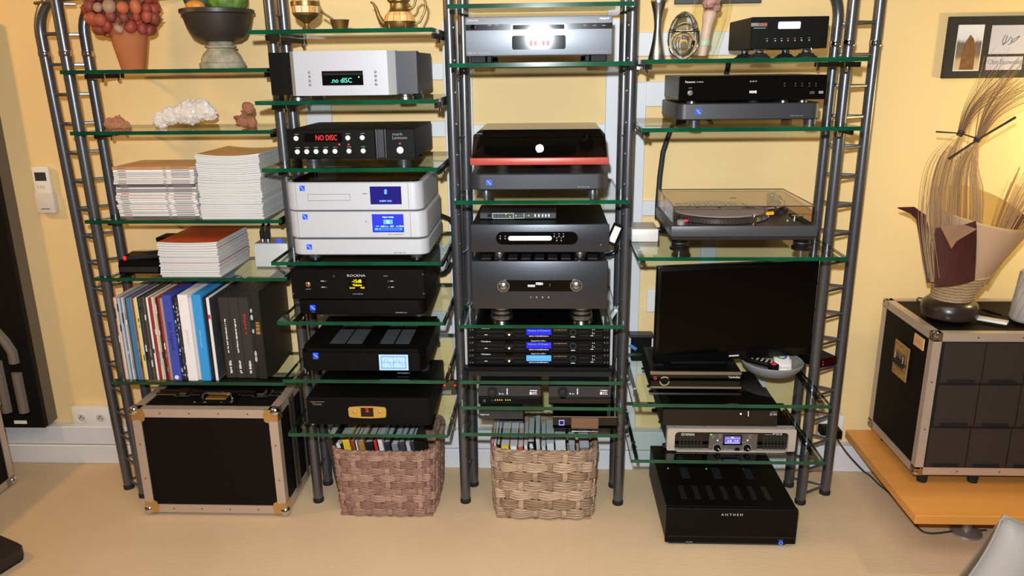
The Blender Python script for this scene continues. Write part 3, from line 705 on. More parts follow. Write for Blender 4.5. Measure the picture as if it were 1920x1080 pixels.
MB().box(P(891, 251, 2.383).x, P(905, 251, 2.383).x, 2.3795, 2.3815, P(898, 253.5, 2.38).z, P(898, 250.5, 2.38).z).build('lid_badge', mat('copper_print', (170,120,96), .5), t)

# small network switch on the player
zpr1 = P(1011, 421, 2.365).z
zsw = P(971, 391.5, 2.45).z
# slotted player
d = Dev('disc_player', 'black disc player with a white glowing slot in an oval recess', 'disc player', 882.5, 421, 1142.5, 473, 2.365, .37, 0)
zpa1 = P(1011, 490, 2.365).z+.0012
d.zb = zpa1; d.root.location.z = zpa1
d.panel(BRUSH, t=.014, bev=.003, seg=2, smooth=True); d.body(BLK, y0=.012, x_in=.003, z_in=.0015)
d.pill('oval_recess', 930, 434.5, 1083.5, 458.5, BLKG, .0012)
d.pill('disc_drawer', 953, 442.5, 1034.5, 450.5, mat('glowing_drawer', (250,250,255), .4, emit=.9), .003)
for x, y in ((938, 447), (947.3, 447), (1039.3, 443), (1048, 443), (1056.5, 443), (1044, 450.7), (1052.3, 450.7)):
    d.btn('button', x, y, 2.1, CHROME, .0045, 12, True); d.rect('print_mark', x-.7, y-5.2, x+.7, y-4.2, WHITE, .0016)
d.txt('P  R  I  M  A  R  E', 979, 426, 1046, 429.5, GREYP); d.btn('sensor', 969, 457, 2.4, DARKS, .001)
d.btn('mark', 1126.5, 459, 1.2, GREYP, .0005)
STF = [(.95, 0), (1, .1), (1, .85), (.9, 1)]
d.feet([935.5, 1088.5], 11, STEEL, prof=STF)
zsw0 = d.Z1
sw = Dev('network_switch', 'slim black network switch with green lights lying on the slotted player', 'network switch', 899, 381, 1043, 391, 2.455, .13, zsw0, zb=zsw0+.0005)
sw.Z1 = sw.Z0+.021
sw.body(DGREY, y0=0)
yy = (sw.Z0+sw.Z1)/2
def swr(name, x0, x1, fz0, fz1, mt, d_=.001): 
    return MB().box(P(x0, 386, sw.Y).x, P(x1, 386, sw.Y).x, sw.Y-d_, sw.Y+.001, sw.Z0+.021*fz0, sw.Z0+.021*fz1).build(name, mt, sw.root)
for a in ((923, 962, .86, .92), (923, 962, .06, .12), (923, 923.7, .06, .92), (962, 962.7, .06, .92), (964, 982, .10, .15), (982, 982.6, .1, .9)): swr('print_line', *a, WHITE, .0005)
for i in range(10): swr('led', 926+(i % 5)*7.2, 928+(i % 5)*7.2, .25+.4*(i//5), .4+.4*(i//5), E_GREEN if i in (4, 8) else mat('dim_green_led', (40,120,60), .4))
for i, x in enumerate((966, 972, 978, 985, 990)): swr('led', x, x+2, .45, .62, E_GREEN if i in (0, 4) else mat('dim_green_led', (40,120,60), .4))
for x in (1002, 1009, 1016, 1022, 1028): swr('print_mark', x, x+2.6, .3, .75, WHITE, .0005)
swr('power_jack', 914, 921, .3, .8, DARKS)
# amplifier with two knobs
d = Dev('integrated_amplifier', 'large black amplifier with two steel knobs and STEREO display', 'amplifier', 884.5, 490, 1139.5, 579.5, 2.365, .40, Z3[3])
d.panel(BRUSH, t=.014, bev=.003, seg=2, smooth=True); d.body(BLK, y0=.012, x_in=.003, z_in=.0015)
for k in range(9):
    xk = d.X0+.03+k*.0425
    MB().box(xk, xk+.030, d.Y+.035, d.Y+.10, d.Z1-.0014, d.Z1+.001).build('top_vent', mat('vent_grey', (52,53,56), .5, .3), d.root)
d.pill('display_window', 941, 525, 1083, 546, BLKG, .0012)
d.txt('STEREO', 1004.5, 529.5, 1018, 534, E_WHITE, 'display_text', .0018); d.txt('PHONO', 990, 533.5, 1003, 538, E_WHITE, 'display_text', .0018); d.txt('7', 1030, 532.5, 1032, 537.5, GREYP, 'display_text', .0018)
for x, y in ((944, 536), (1080.3, 534.6)):
    d.ring('knob_rim', x, y, 9.3, 11.6, STEEL, .006)
    d.btn('knob', x, y, 9.3, STEEL, .012, 28, True)
for x in (995.3, 1006.3, 1017.3, 1028.7): d.btn('button', x, 557.3, 2.3, CHROME, .0045, 12, True)
d.btn('logo_mark', 1124, 570, 1.6, DARKS, .0006)
h = d.Z0-Z3[3]
for px in (941, 1090):
    for yv in (2.405, 2.68):
        X = P(px, 590, 2.405).x
        for a, c_, e in ((0, .36, 1), (.45, .72, .93), (.78, 1.0, .8)):
            MB().lathe((X, yv, Z3[3]+h*a), [(.034*e, 0), (.036*e, h*.04), (.036*e, h*(c_-a)-h*.04), (.034*e, h*(c_-a))], 26).build('foot_disc', STEEL, d.root, True)
        MB().lathe((X, yv, Z3[3]+h*.3), [(.024, 0), (.024, h*.55)], 20).build('foot_core', RUBBER, d.root, True)
# small white remote-like adapter right of the amplifiers
ad = MB(); a0 = P(1146, 425, 2.5); a1 = P(1158, 453, 2.5)
T = Matrix.Translation((a0+a1)/2) @ Matrix.Rotation(radians(22), 4, 'Y')
ad.box(-.016, .016, -.009, .009, -.036, .036, .003, 1, T)
ag = ad.build('power_adapter', BLK); tag(ag, 'small dark adapter with white label hanging beside the amplifiers', 'adapter')
MB().box(-.011, .011, -.0098, -.0088, -.026, .028, 0, 1, T).build('paper_label', WPLAS, ag)
ct = ag.location
MB().tube([P(1157, 455, 2.5), P(1155, 468, 2.52), P(1145, 476, 2.6), P(1135, 478, 2.7)], .0035, 8).build('cord', RUBBER, ag, True)
tag(MB().tube([P(1136, 479, 2.72), P(1152, 478, 2.72), P(1160, 476, 2.74), P(1175, 474, 2.8)], [.0045, .0045, .003, .003], 8).build('network_cable', mat('blue_cable', (40,120,205), .5), None, True), 'blue network cable plug behind the right end of the big amplifier', 'cable')
lap = MB(); T = Matrix.Translation(P(1147, 590, 2.5)) @ Matrix.Rotation(radians(32), 4, 'Y')
lap.box(-.006, .006, -.02, .02, -.024, .028, .002, 1, T)
tag(lap.build('plug_adapter', mat('pale_grey_plastic', (200,202,204), .45)), 'small pale grey plug leaning at the right end of the big amplifier', 'adapter')

# rack frame with three controllers
zr = Z3[4]
Yr = 2.375
rf = thing('rack_frame', 'black rack frame with pale side rails holding three controllers', 'rack frame', (-.022, 2.5, zr))
xl, xr = P(871, 690, 2.35).x, P(1153, 690, 2.35).x
zf0, zf1 = P(1011, 696.5, 2.35).z, P(1011, 684, Yr).z-.001
MB().box(xl, xr, 2.35, 2.68, max(zf0, zr+.004), zf1, .002).build('base_plate', BLK, rf)
MB().box(xl+.01, xr-.01, 2.37, 2.66, zr, max(zf0, zr+.004)).build('rubber_mat', RUBBER, rf)
ztop_r = Z3[3]-.0135
for xx in (P(876, 650, Yr).x-.008, P(1144, 650, Yr).x): MB().box(xx, xx+.008, Yr, 2.66, zf1, ztop_r, .001).build('side_rail', mat('pale_rail', (176,178,182), .4, .3), rf)
rows = [(613.5, 636.5, 'top', 622, 'Volume: 15 Preset: 6'), (638, 660.5, 'middle', 647.3, 'Volume: 15 Preset: 1'), (662, 683.5, 'lowest', 671.3, 'Volume: 09 Preset: 4')]
for k, (ya, yb, w_, yc, tx) in enumerate(rows):
    d = Dev('equalizer', 'black rack controller with %s, %s of the three' % (('royal blue screen', 'royal blue screen', 'lighter blue screen')[k], w_), 'rack controller', 877.5, ya, 1143, yb, Yr, .22, P(1011, yb, Yr).z, group='rack controllers')
    if k == 0: d.Z1 = min(d.Z1, ztop_r-.002)
    d.panel(BLK, t=.004, bev=.001)
    MB().box(P(891, yc, d.Y).x, P(1131, yc, d.Y).x, d.Y-.006, d.Y+.001, d.Z0+.001, d.Z1-.001, .001).build('fascia', SATIN, d.root)
    d.body(BLK, y0=.004, x_in=.02); d.Y -= .006
    d.rect('screen', 987, yc-5, 1033.5, yc+5.5, mat('lcd_blue_%d' % (k == 2), ((24,26,240), (60,132,255))[k == 2], .3, emit=1.0), .001)
    d.txt(tx, 989.5, yc-3.8, 1031, yc-.8, mat('lcd_ink', (120,150,255), .4, emit=.8), 'display_text', .0014)
    if k: d.txt('Digital Drive SMS-1', 996, yc-9.4, 1023, yc-6.4); 
    d.txt('Velodyne', 902, yc-8.8, 920, yc-5) if k else d.rect('print_mark', 903, yc-6.3, 918, yc-5.4, WHITE, .0004)
    d.txt('~22', 992, yc+7.2, 1028.5, yc+9)
    d.rect('print_mark', 908.5, yc+5.2, 914, yc+6.2, WHITE, .0004)
    d.txt('~12', 1038, yc-4.5, 1063, yc-2.6, mat('dim_amber_print', (150,110,60), .5))
    for a in ((894, 944), (964, 984), (1036, 1064), (1086, 1104), (1116, 1129)):
        for o in (-.6, 7): d.rect('fascia_line', a[0], yc+o, a[1], yc+o+.5, mat('fascia_line', (64,64,66), .4, .4), .0004)
    d.btn('selector', 954.5, yc-2, 8.5, BLKG, .003, 22); d.btn('white_led', 954.7, yc+5.2, 1.9, E_WHITE, .0038)
    d.ring('knob_ring', 1074.5, yc+.5, 4.4, 6, DGREY, .005); d.btn('knob', 1074.5, yc+.5, 4.4, BLK, .008, 18)
    d.rect('print_mark', 1070.5, yc+9, 1078, yc+10.2, WHITE, .0004); d.rect('print_mark', 1107, yc+7, 1113, yc+8, WHITE, .0004)
    for x, y in ((1111, -4), (1114.3, -4), (1111, 1), (1114.3, 3.2), (1111, 4)): d.rect('led_mark', x-.7, yc+y-.6, x+.7, yc+y+.6, WHITE, .0005)
    d.Y += .006
    for x in (882, 1139):
        for y in (ya+4.5, yb-4): d.btn('rack_screw', x, y, 2.4, DGREY, .003, 12); d.rect('ear_slot', x+(4 if x < 1000 else -6), y-1.3, x+(5 if x < 1000 else -5), y+1.5, GREYP, .0004)
# two small units with round knobs, on flat black boxes
zs6 = Z3[5]
for lab, x0, x1, ya, yb, kx, leds, nm in (('brushed black converter with round knob, left of the pair', 897, 1014.5, 724, 744.5, 923, True, 'left'), ('brushed black converter with round knob, right of the pair', 1029, 1146, 725, 746, 1055, False, 'right')):
    zt_ = P(955 if leds else 1087, yb+1, 2.345).z
    bx = Dev('flat_box', 'flat black box with a row of coloured lights under the left converter' if leds else 'flat black box without lights under the right converter', 'hi-fi unit', x0, yb, x1, yb+13, 2.345, .22, zs6, zb=zs6+.0005, zt=zt_)
    bx.body(SATIN if leds else BLKG, y0=0)
    if leds:
        for x, mt_ in ((929, E_GREEN), (933, E_ORANGE), (937, E_ORANGE), (941, E_ORANGE), (948.3, E_ORANGE), (952.3, E_GREEN), (956.3, E_GREEN)): bx.rect('led', x-.8, 749, x+.8, 750.8, mt_, .0008)
        bx.ring('standby_ring', 908.5, 751.5, 1.8, 2.4, GREYP, .0008, 12)
        for x in (921.5, 923.5, 925.5): bx.rect('print_mark', x, 750.2, x+.9, 751, GREYP, .0004)
    d = Dev('converter', lab, 'hi-fi unit', x0, ya, x1, yb, 2.352, .20, zt_, zb=zt_+.0003)
    d.panel(BRUSH, t=.006, bev=.001); d.body(BLK, x_in=.002, z_in=.001)
    d.btn('knob', kx, 735, 9.3, RUBBER, .017, 26, True)
    o = x0-897
    d.rect('status_light', 936+o, 737, 938+o, 739.4, E_CYAN, .0006); d.rect('print_mark', 940+o, 738, 944.5+o, 739, WHITE, .0004)
    for y in (729, 732, 735, 737.6): d.rect('level_mark', 950+o, y, 951.7+o, y+1.6, E_WHITE, .0005)
    d.rect('logo_square', 993+o, 735, 997.3+o, 739.7, WHITE, .0005); d.txt('~4', 998.5+o, 734.8, 1006+o, 737); d.txt('~7', 998.5+o, 737.6, 1007+o, 739.8); d.txt('~7', 993.5+o, 731, 1007+o, 733.4)
# lowest shelf : small brushed box and walnut panel recorder
zs7 = Z3[6]
d = Dev('phono_stage', 'small brushed black box at the left of the lowest centre shelf', 'hi-fi unit', 898, 768, 981, 786.5, 2.43, .13, zs7, zb=zs7+.003, zt=P(940, 768, 2.43).z)
d.panel(BRUSH, t=.006, bev=.001); d.body(BLK, x_in=.002, z_in=.001); d.feet([908, 972], 5, RUBBER, off=.02, ys=(2.45, 2.54))
d.txt('~9', 900.5, 776.3, 917, 778.3); d.txt('l', 977, 775.5, 978, 777, GREYP)
d = Dev('recorder', 'glossy black recorder with walnut panel and glowing blue square', 'hi-fi unit', 1036.5, 781, 1157, 806, 2.362, .20, zs7, zb=zs7+.002)
d.body(BLKG, y0=.002); d.panel(BLKG, t=.006); d.rect('top_edge_highlight', 1036.5, 780.6, 1157, 781.8, STEEL, .002)  # the thin steel strip draws a highlight along the top edge
E_VIO = mat('violet_square_light', (120,130,255), .4, emit=1.4)
for a in ((1048, 787.5, 1058, 788.7), (1048, 796, 1058, 797.2), (1048, 788, 1049.2, 797), (1056.8, 788, 1058, 797)): d.rect('glow_line', *a, E_VIO, .001)
d.rect('walnut_panel', 1071, 783.5, 1122, 802, mat('walnut', (112,80,58), .45, noise_s=14, noise_a=.3, stretch=(1, 1, 9)), .003, bev=.0008); d.rect('panel_trim', 1072, 802, 1121, 803.6, STEEL, .003)
d.feet([1046, 1148], 6, RUBBER, off=.02)
# power strip with red lights far behind
ps = thing('power_strip', 'black power strip with two red lights behind the left post pair', 'power strip', (-.40, 2.80, .40))
z_ = P(843, 727, 2.80).z
MB().box(-.46, -.33, 2.802, 2.857, z_-.03, z_+.012, .003).build('housing', BLK, ps)
for x in (833.5, 853.5): MB().lathe(P(x, 722.5, 2.801), [(.004, .001), (.004, -.002)], 10, 'y').build('led', E_RED, ps)
MB().box(P(826, 735, 2.80).x, P(846, 735, 2.80).x, 2.799, 2.803, P(836, 739, 2.80).z, P(836, 731, 2.80).z).build('socket_face', mat('grey_socket', (150,150,152), .5), ps)

# ================================================================ BAY 4
z = Z4[0]
def at(px, Y, z, py=300):
    v = P(px, py, Y); return Vector((v.x, Y, z))
# pepper mill
b0 = at(1231, 2.47, z, 108); k = .00170
g = thing('pepper_mill', 'tall waisted steel pepper mill with clear collar beside the glass egg', 'pepper mill', b0)
MB().lathe(b0, [(15*k, 0), (15*k, 3*k), (12.5*k, 12*k), (8.5*k, 32*k), (6.2*k, 52*k), (6.4*k, 62*k), (8.5*k, 78*k), (12.5*k, 94*k), (13.8*k, 98*k), (13.5*k, 100*k)], 28).build('body', mat('steel_brushed', (176,176,172), .3, 1.0, noise_s=14, noise_a=.12, stretch=(30, 30, .3)), g, True)
MB().lathe(b0, [(11.5*k, 100*k), (11.5*k, 110*k)], 24).build('clear_collar', glassmat('clear_glass', (.97, .98, .96)), g, True)
MB().lathe(b0, [(12.5*k, 110*k), (13*k, 118*k), (10*k, 126*k), (4*k, 130*k)], 24).build('cap', STEEL, g, True)
CLEAR = glassmat('clear_glass', (.97, .98, .96)); YCL = glassmat('yellowish_glass', (.97, .96, .86))
b0 = at(1280, 2.44, z, 108)
BUB = bpy.data.materials.new('bubble_air'); BUB.use_nodes = True; _q = BUB.node_tree.nodes['Principled BSDF']; _q.inputs['Transmission Weight'].default_value = 1; _q.inputs['Roughness'].default_value = 0; _q.inputs['IOR'].default_value = .70
g = thing('glass_egg', 'clear glass egg with bubble inside, in front of the glass vase', 'ornament', b0)
egg = [(9, 0), (17, 4), (24, 14), (28, 30), (27, 46), (22, 62), (14, 73), (6, 78.5), (.5, 80)]
MB().lathe(b0, [(r*k, h*k) for r, h in egg], 32).build('egg', REAL, g, 'all')
MB().lathe(b0, [(.5*k, 8*k), (8*k, 11*k), (14*k, 20*k), (16*k, 30*k), (13*k, 40*k), (6*k, 46*k), (.5*k, 47*k)], 24).build('inner_bubble', BUB, g, 'all')
MB().lathe(b0, [(26*k, 44.6*k), (27*k, 45.6*k), (26.5*k, 46.6*k)], 32, caps=False).build('waist_line', CHROME, g, True)
b0 = at(1315, 2.56, z, 108)
g = thing('glass_vase', 'leaning clear glass vase with mauve flower inside, behind the egg', 'vase', b0)
sk = lambda h: Vector((.012*k*(h/100)**1*1000*.9, 0, 0))
def leanlathe(prof, n=28):
    b = MB(); vs = []
    for r, h in prof:
        for j in range(n):
            a = 2*pi*j/n; vs.append(b0+Vector((r*k*cos(a), r*k*sin(a), h*k))+Vector((h*k*.14, 0, 0)))
    fs = [(i*n+j, i*n+(j+1) % n, (i+1)*n+(j+1) % n, (i+1)*n+j) for i in range(len(prof)-1) for j in range(n)]
    fs.append(list(range(n))[::-1]); fs.append([(len(prof)-1)*n+j for j in range(n)])
    return b.add(vs, fs)
leanlathe([(15, 0), (20, 2), (24, 20), (29, 50), (33, 80), (33, 100), (28, 116), (18, 126), (13, 131), (15, 138)]).build('vase_body', YCL, g, True)
leanlathe([(8, 6), (9, 30), (10, 60), (13, 78), (10, 84)], 14).build('stem_bundle', mat('pale_stem', (206,176,170), .5), g, True)
fl = MB()
for j in range(9):
    a = 2.4*j; fl.ball(b0+Vector((cos(a)*9*k+94*k*.14, sin(a)*9*k, (90+6*(j % 3))*k)), 9*k, 8)
fl.build('mauve_flower', mat('mauve_petals', (168,124,128), .6), g, True)
leanlathe([(4, 22), (10, 24), (11, 30), (9, 36), (3, 38)], 14).build('green_stone', mat('pale_green_stone', (176,196,178), .4), g, True)
# small black unit on cone feet
d = Dev('power_supply', 'small black unit with pale display and seven buttons on black cone feet', 'hi-fi unit', 1408, 31, 1553, 91, 2.40, .29, z)
d.panel(SATIN, t=.010); d.body(SATIN, x_in=.001)
d.pill('display_window', 1459, 40.5, 1501, 54, mat('pale_lcd', (206,212,222), .4, emit=.5), .001, r=.004)
for x, y in ((1438, 77), (1453, 76.8), (1465.2, 76.6), (1477.2, 76.4), (1490, 76), (1502.5, 75.6), (1517, 75.4)):
    d.btn('button', x, y, 2.5, CHROME, .005, 12, True); d.rect('print_mark', x-2, y-5, x+2, y-4.2, GREYP, .0004)
d.rect('logo_plate', 1408.5, 43, 1422, 49.5, mat('grey_badge', (120,118,120), .5), .0008); d.rect('logo_plate', 1422, 43, 1438.5, 49.5, mat('brown_badge', (128,80,62), .5), .0008)
d.rect('print_mark', 1413, 52, 1436, 53.4, GREYP, .0004)
h = d.Z0-z
for px, yv in ((1424, 2.425), (1512, 2.425), (1396, 2.64), (1472, 2.64)):
    c_ = at(px, yv, z, 98)
    MB().lathe(c_, [(.032, 0), (.032, h*.12), (.024, h*.3), (.020, h*.5)], 22).build('cone_foot', RUBBER, d.root, True)
    MB().lathe(c_, [(.013, h*.48), (.015, h*.7), (.016, h*1.0)], 18).build('foot_stem', CHROME, d.root, True)
# long black disc player on slim unit
zps = P(1405, 193, 2.40).z; zp_b = P(1405, 224, 2.40).z
du = rounded_unit('power_conditioner', 'slim black rounded unit under the long player with HOME display', 'hi-fi unit', 1268, 193, 1541, 224, 2.395, .33, Z4[1], DGREY, r=.03, z0=zp_b, z1=zps, logo=(1309.5, 209.5), lr=5.2)
du.feet([1292, 1502], 11.5, mat('grey_foot', (74,76,78), .35, .6)); du.txt('~9', 1482, 216, 1505, 217.6, GREYP)
d = Dev('disc_player', 'long black disc player with white HOME display in the right bay', 'disc player', 1273.5, 141.5, 1551, 187.5, 2.385, .30, zps)
d.panel(BLKG, t=.012, bev=.0015); d.body(mat('side_grey', (96,97,100), .4, .4, noise_s=80, noise_a=.06), y0=.012)
d.txt('Panasonic', 1285, 151.5, 1303.5, 155.5, WHITE); d.txt('~8', 1306, 152.5, 1319, 155, GREYP)
d.btn('power_button', 1294, 174.3, 5, mat('grey_button', (92,92,96), .4), .002, 20); d.txt('~5', 1291, 164, 1297, 166, GREYP)
d.txt('HOME', 1405.5, 170, 1418.5, 174.8, E_WHITE, 'display_text', .0008)
d.txt('~6', 1406, 151, 1419, 154, GREYP)
for x in (1471, 1491.5, 1504, 1517.5, 1530): d.btn('button', x, 161, 1.6, DGREY, .0015, 10); d.rect('print_mark', x-.7, 155.6, x+.7, 157, GREYP, .0004)
d.rect('usb_port', 1518, 171, 1527, 176, STEEL, .0006); d.rect('badge', 1535, 170.5, 1543.5, 175.5, GREYP, .0005)
for px in (1297, 1412, 1468, 1504): MB().lathe(at(px, 2.42, zps, 190), [(.014, 0), (.014, .004), (.012, d.Z0-zps+.0005)], 14).build('foot', STEEL if px != 1412 else RUBBER, d.root, True)
for px in (1297, 1504): MB().lathe(at(px, 2.62, zps, 190), [(.014, 0), (.012, d.Z0-zps+.0005)], 14).build('foot', RUBBER, d.root, True)
# black mains lead behind
tag(MB().tube([P(1367, 112, 2.80), P(1364, 130, 2.81), P(1356, 165, 2.82), P(1330, 215, 2.83), P(1262, 232, 2.83), P(1252, 258, 2.83), P(1243, 285, 2.82), P(1237, 330, 2.80), P(1233, 380, 2.78), P(1232, 410, 2.78)], .009, 10).build('mains_lead', mat('black_braid', (30,30,32), .6, noise_s=200, noise_a=.5), None, True), 'thick black mains lead hanging behind the right bay down to the turntable', 'cable')

# direct-drive turntable
zt = Z4[2]
Yt = 2.395
zb0_, zb1_ = P(1395, 451, Yt).z, P(1395, 424, Yt).z
xa, xb = P(1258, 438, Yt).x, P(1533, 436, Yt).x
t = thing('turntable', 'dark grey direct-drive turntable with clear lid and lettered slipmat', 'turntable', ((xa+xb)/2, Yt+.18, zt))
DG2 = mat('turntable_grey', (70,71,75), .42, .2, noise_s=90, noise_a=.08)
MB().box(xa, xb, Yt, Yt+.355, zb0_+.012, zb1_, .003, 2).build('plinth', DG2, t, True)
MB().box(xa+.004, xb-.004, Yt+.004, Yt+.35, zb0_, zb0_+.0125, .002).build('rubber_base', RUBBER, t)
for px in (1273.5, 1502):
    for yv in (Yt+.045, Yt+.31):
        c_ = at(px, yv, zt, 466); h = zb0_-zt
        if yv > Yt+.1: c_.x = at(px, Yt+.045, zt, 466).x
        MB().lathe(c_, [(.031, 0), (.031, h*.22), (.026, h*.3), (.026, h*.72), (.021, h*.78), (.021, h+.0005)], 24).build('foot', mat('foot_black_gloss', (34,34,36), .25, .5), t, True)
        MB().lathe(c_, [(.0267, h*.58), (.0267, h*.66)], 24, caps=False).build('foot_ring', STEEL, t, True)
tp = zb1_
pc = Vector((P(1352, 410, Yt+.17).x-.015, Yt+.175, tp))
pl = MB().lathe(pc, [(.160, .002), (.165, .004), (.165, .018), (.160, .022), (.158, .0225)], 64).build('platter', mat('platter_alu', (120,120,122), .3, .8), t, True)
db = MB()
for rr, n in ((.0035, 96),):
    for hgt in (.008, .0145):
        for j in range(n):
            a = 2*pi*j/n; db.box(-.0022, .0022, -.0015, .0015, -.0018, .0018, T=Matrix.Translation(pc+Vector((.165*cos(a), .165*sin(a), hgt))) @ Matrix.Rotation(a+pi/2, 4, 'Z'))
db.build('strobe_dots', CHROME, pl)['kind'] = 'stuff'
sm = MB().lathe(pc, [(.152, .0225), (.152, .0255), (.004, .0255)], 64).build('slipmat', mat('slipmat_grey', (176,172,174), .9, noise_s=160, noise_a=.2), t, True)
text_mesh('Technics', pc.x+.125, pc.x-.125, pc.z+.0258, pc.y+.10, pc.y-.005, 'slipmat_lettering', mat('slipmat_black', (24,24,26), .9), sm, up='y')
MB().lathe(pc, [(.0035, .025), (.0035, .040), (.001, .043)], 10).build('spindle', CHROME, t, True)
lt = MB().lathe(Vector((P(1413, 415, Yt+.03).x, Yt+.03, tp)), [(.006, 0), (.006, .030), (.005, .032)], 14).build('target_light', CHROME, t, True)
pr = Vector((P(1277, 412, Yt+.03).x, Yt+.03, tp)); MB().lathe(pr, [(.013, 0), (.013, .012), (.011, .014)], 18).build('start_button', ALU, t, True)
MB().box(pr.x+.014, pr.x+.024, Yt+.05, Yt+.054, tp+.004, tp+.011).build('strobe_light', mat('strobe_red', (255,40,70), .4, emit=1.6), t)
MB().box(P(1405, 415, Yt+.05).x-.012, P(1405, 415, Yt+.05).x+.0, Yt+.06, Yt+.064, tp+.008, tp+.014).build('amber_glow', mat('amber_light', (255,160,50), .4, emit=1.4), t)
av = Vector((xb-.062, Yt+.25, tp))
MB().lathe(av, [(.042, 0), (.042, .012), (.030, .016), (.030, .036), (.020, .040), (.016, .054)], 28).build('arm_base', DG2, t, True)
MB().tube([av+Vector((.0, .06, .046)), av+Vector((0, .0, .046)), av+Vector((-.004, -.09, .044)), av+Vector((-.02, -.14, .043)), av+Vector((-.05, -.165, .042))], .0048, 10).build('tonearm', CHROME, t, True)
MB().lathe(av+Vector((0, .045, .046)), [(.014, 0), (.014, .03)], 16, 'y').build('counterweight', STEEL, t, True)
hs = MB(); hs.box(-.010, .010, -.022, .022, -.006, .004, .001, 1, Matrix.Translation(av+Vector((-.064, -.178, .040))) @ Matrix.Rotation(radians(-65), 4, 'Z')); hs.build('headshell', CHROME, t)
hs = MB(); hs.box(-.004, .004, -.012, .012, -.010, -.002, 0, 1, Matrix.Translation(av+Vector((-.070, -.186, .034))) @ Matrix.Rotation(radians(-65), 4, 'Z')); hs.build('orange_stylus', E_ORANGE, t)
MB().box(xb-.035, xb-.012, Yt+.03, Yt+.19, tp, tp+.004).build('pitch_track', DARKS, t); MB().box(xb-.033, xb-.014, Yt+.10, Yt+.115, tp+.004, tp+.012, .001).build('pitch_fader', CHROME, t)
MB().lathe(Vector((P(1493, 409, Yt+.09).x-.005, Yt+.09, tp)), [(.011, 0), (.011, .016), (.009, .017)], 18).build('speed_knob', CHROME, t, True)
MB().lathe(Vector((P(1483, 408, Yt+.08).x-.01, Yt+.08, tp)), [(.003, 0), (.002, .003)], 8).build('green_led', E_GREEN, t)
LID = glassmat('tea_acrylic', (.80, .74, .70)); lz = P(1395, 387, Yt+.004).z; lx0, lx1 = P(1263, 405, Yt+.004).x, P(1528, 404, Yt+.004).x
b = MB(); b.box(lx0, lx1, Yt+.004, Yt+.350, tp+.0006, lz)
b.f.pop(0); b.mi.pop()
b.build('lid', LID, t, outward=True)
eb = MB()
for a_, b_ in (((lx0, Yt+.004, lz), (lx1, Yt+.004, lz)), ((lx0, Yt+.004, lz), (lx0, Yt+.35, lz)), ((lx1, Yt+.004, lz), (lx1, Yt+.35, lz)), ((lx0, Yt+.004, tp+.001), (lx0, Yt+.004, lz)), ((lx1, Yt+.004, tp+.001), (lx1, Yt+.004, lz)), ((lx0, Yt+.35, lz), (lx1, Yt+.35, lz))): eb.tube([a_, b_], .0016, 6)
eb.build('lid_edge', mat('lid_edge_dark', (70,58,52), .25), t)
MB().box((lx0+lx1)/2-.012, (lx0+lx1)/2+.012, Yt+.16, Yt+.166, lz, lz+.001).build('lid_badge', mat('lid_edge_dark', (70,58,52), .25), t)
# grey power box left of it
def grey_box(name, label, p0, p1, Y, dep, z):
    x0, x1 = P(p0[0], p0[1], Y).x, P(p1[0], p1[1], Y).x; h = P((p0[0]+p1[0])/2, p0[1], Y).z-z
    r = thing(name, label, 'power box', ((x0+x1)/2, Y+dep/2, z))
    MB().box(x0, x1, Y, Y+dep, z, z+h, .003, 2).build('body', mat('pale_grey_metal', (208,208,206), .45, .1, noise_s=60, noise_a=.03), r, True)
    MB().box(x0+.004, x1-.004, Y+.004, Y+dep-.004, z+h, z+h+.0015).build('top_plate', mat('top_plate_grey', (168,160,150), .35, .4), r)
    return r, x0, x1, z+h
r, x0, x1, zt_ = grey_box('power_box', 'small pale grey metal box on the shelf left of the lettered-slipmat turntable', (1185, 430), (1234, 455), 2.545, .12, zt)
for xx in (x0+.02, x0+.045): MB().lathe((xx, 2.66, zt_-.012), [(.008, 0), (.008, .012), (.006, .024)], 14, 'y').build('connector', STEEL, r, True)

# monitor, standing on the receiver
zs5 = Z4[3]
d = Dev('receiver', 'black set-top receiver with silver trims and ring knob under the monitor', 'receiver', 1219.5, 697, 1389.5, 728, 2.44, .24, zs5, zb=zs5+.004)
d.body(BLK, y0=.006); d.panel(BLKG, t=.008)
d.rect('silver_trim', 1219, 696.5, 1390, 702.3, STEEL, .002); d.rect('silver_trim', 1219, 724.5, 1390, 728, STEEL, .002)
d.ring('knob_ring', 1245.7, 714, 7.2, 9.6, CHROME, .003); d.btn('knob', 1245.7, 714, 7, BLK, .006, 22)
d.ring('standby_ring', 1228.5, 709, 1.8, 3, mat('red_ring', (200,40,70), .4, emit=.4), .0008)
d.txt('TechniSat', 1366, 705, 1387.5, 709, WHITE); 
sl = MB()
for i in range(12): sl.box(d.X0+.015, d.X0+.05, d.Y+.05+i*.014, d.Y+.056+i*.014, d.Z1-.001, d.Z1+.0007)
sl.build('side_vents', DARKS, d.root)
d.feet([1229, 1380], 5, RUBBER, off=.03)
zr_ = d.Z1
mL = Vector((.368, 2.51, 0)); mR = Vector((.928, 2.605, 0)); dv = (mR-mL).normalized(); yawm = math.atan2(dv.y, dv.x)
mw = (mR-mL).length; mz0, mz1 = .588, .932
mc = (mL+mR)/2
t = thing('monitor', 'black flat monitor turned slightly left, standing on the receiver', 'monitor', (mc.x, mc.y, zr_))
T = Matrix.Translation((mc.x, mc.y, 0)) @ Matrix.Rotation(yawm, 4, 'Z')
MB().box(-mw/2, mw/2, 0, .028, mz0, mz1, .004, 2, T).build('casing', mat('monitor_black', (9,9,10), .22, spec=.3), t, True)
MB().box(-mw/2+.012, mw/2-.012, -.0012, .004, mz0+.030, mz1-.016, 0, 1, T).build('screen', mat('screen_off', (5,4,4), .16, spec=.18), t)
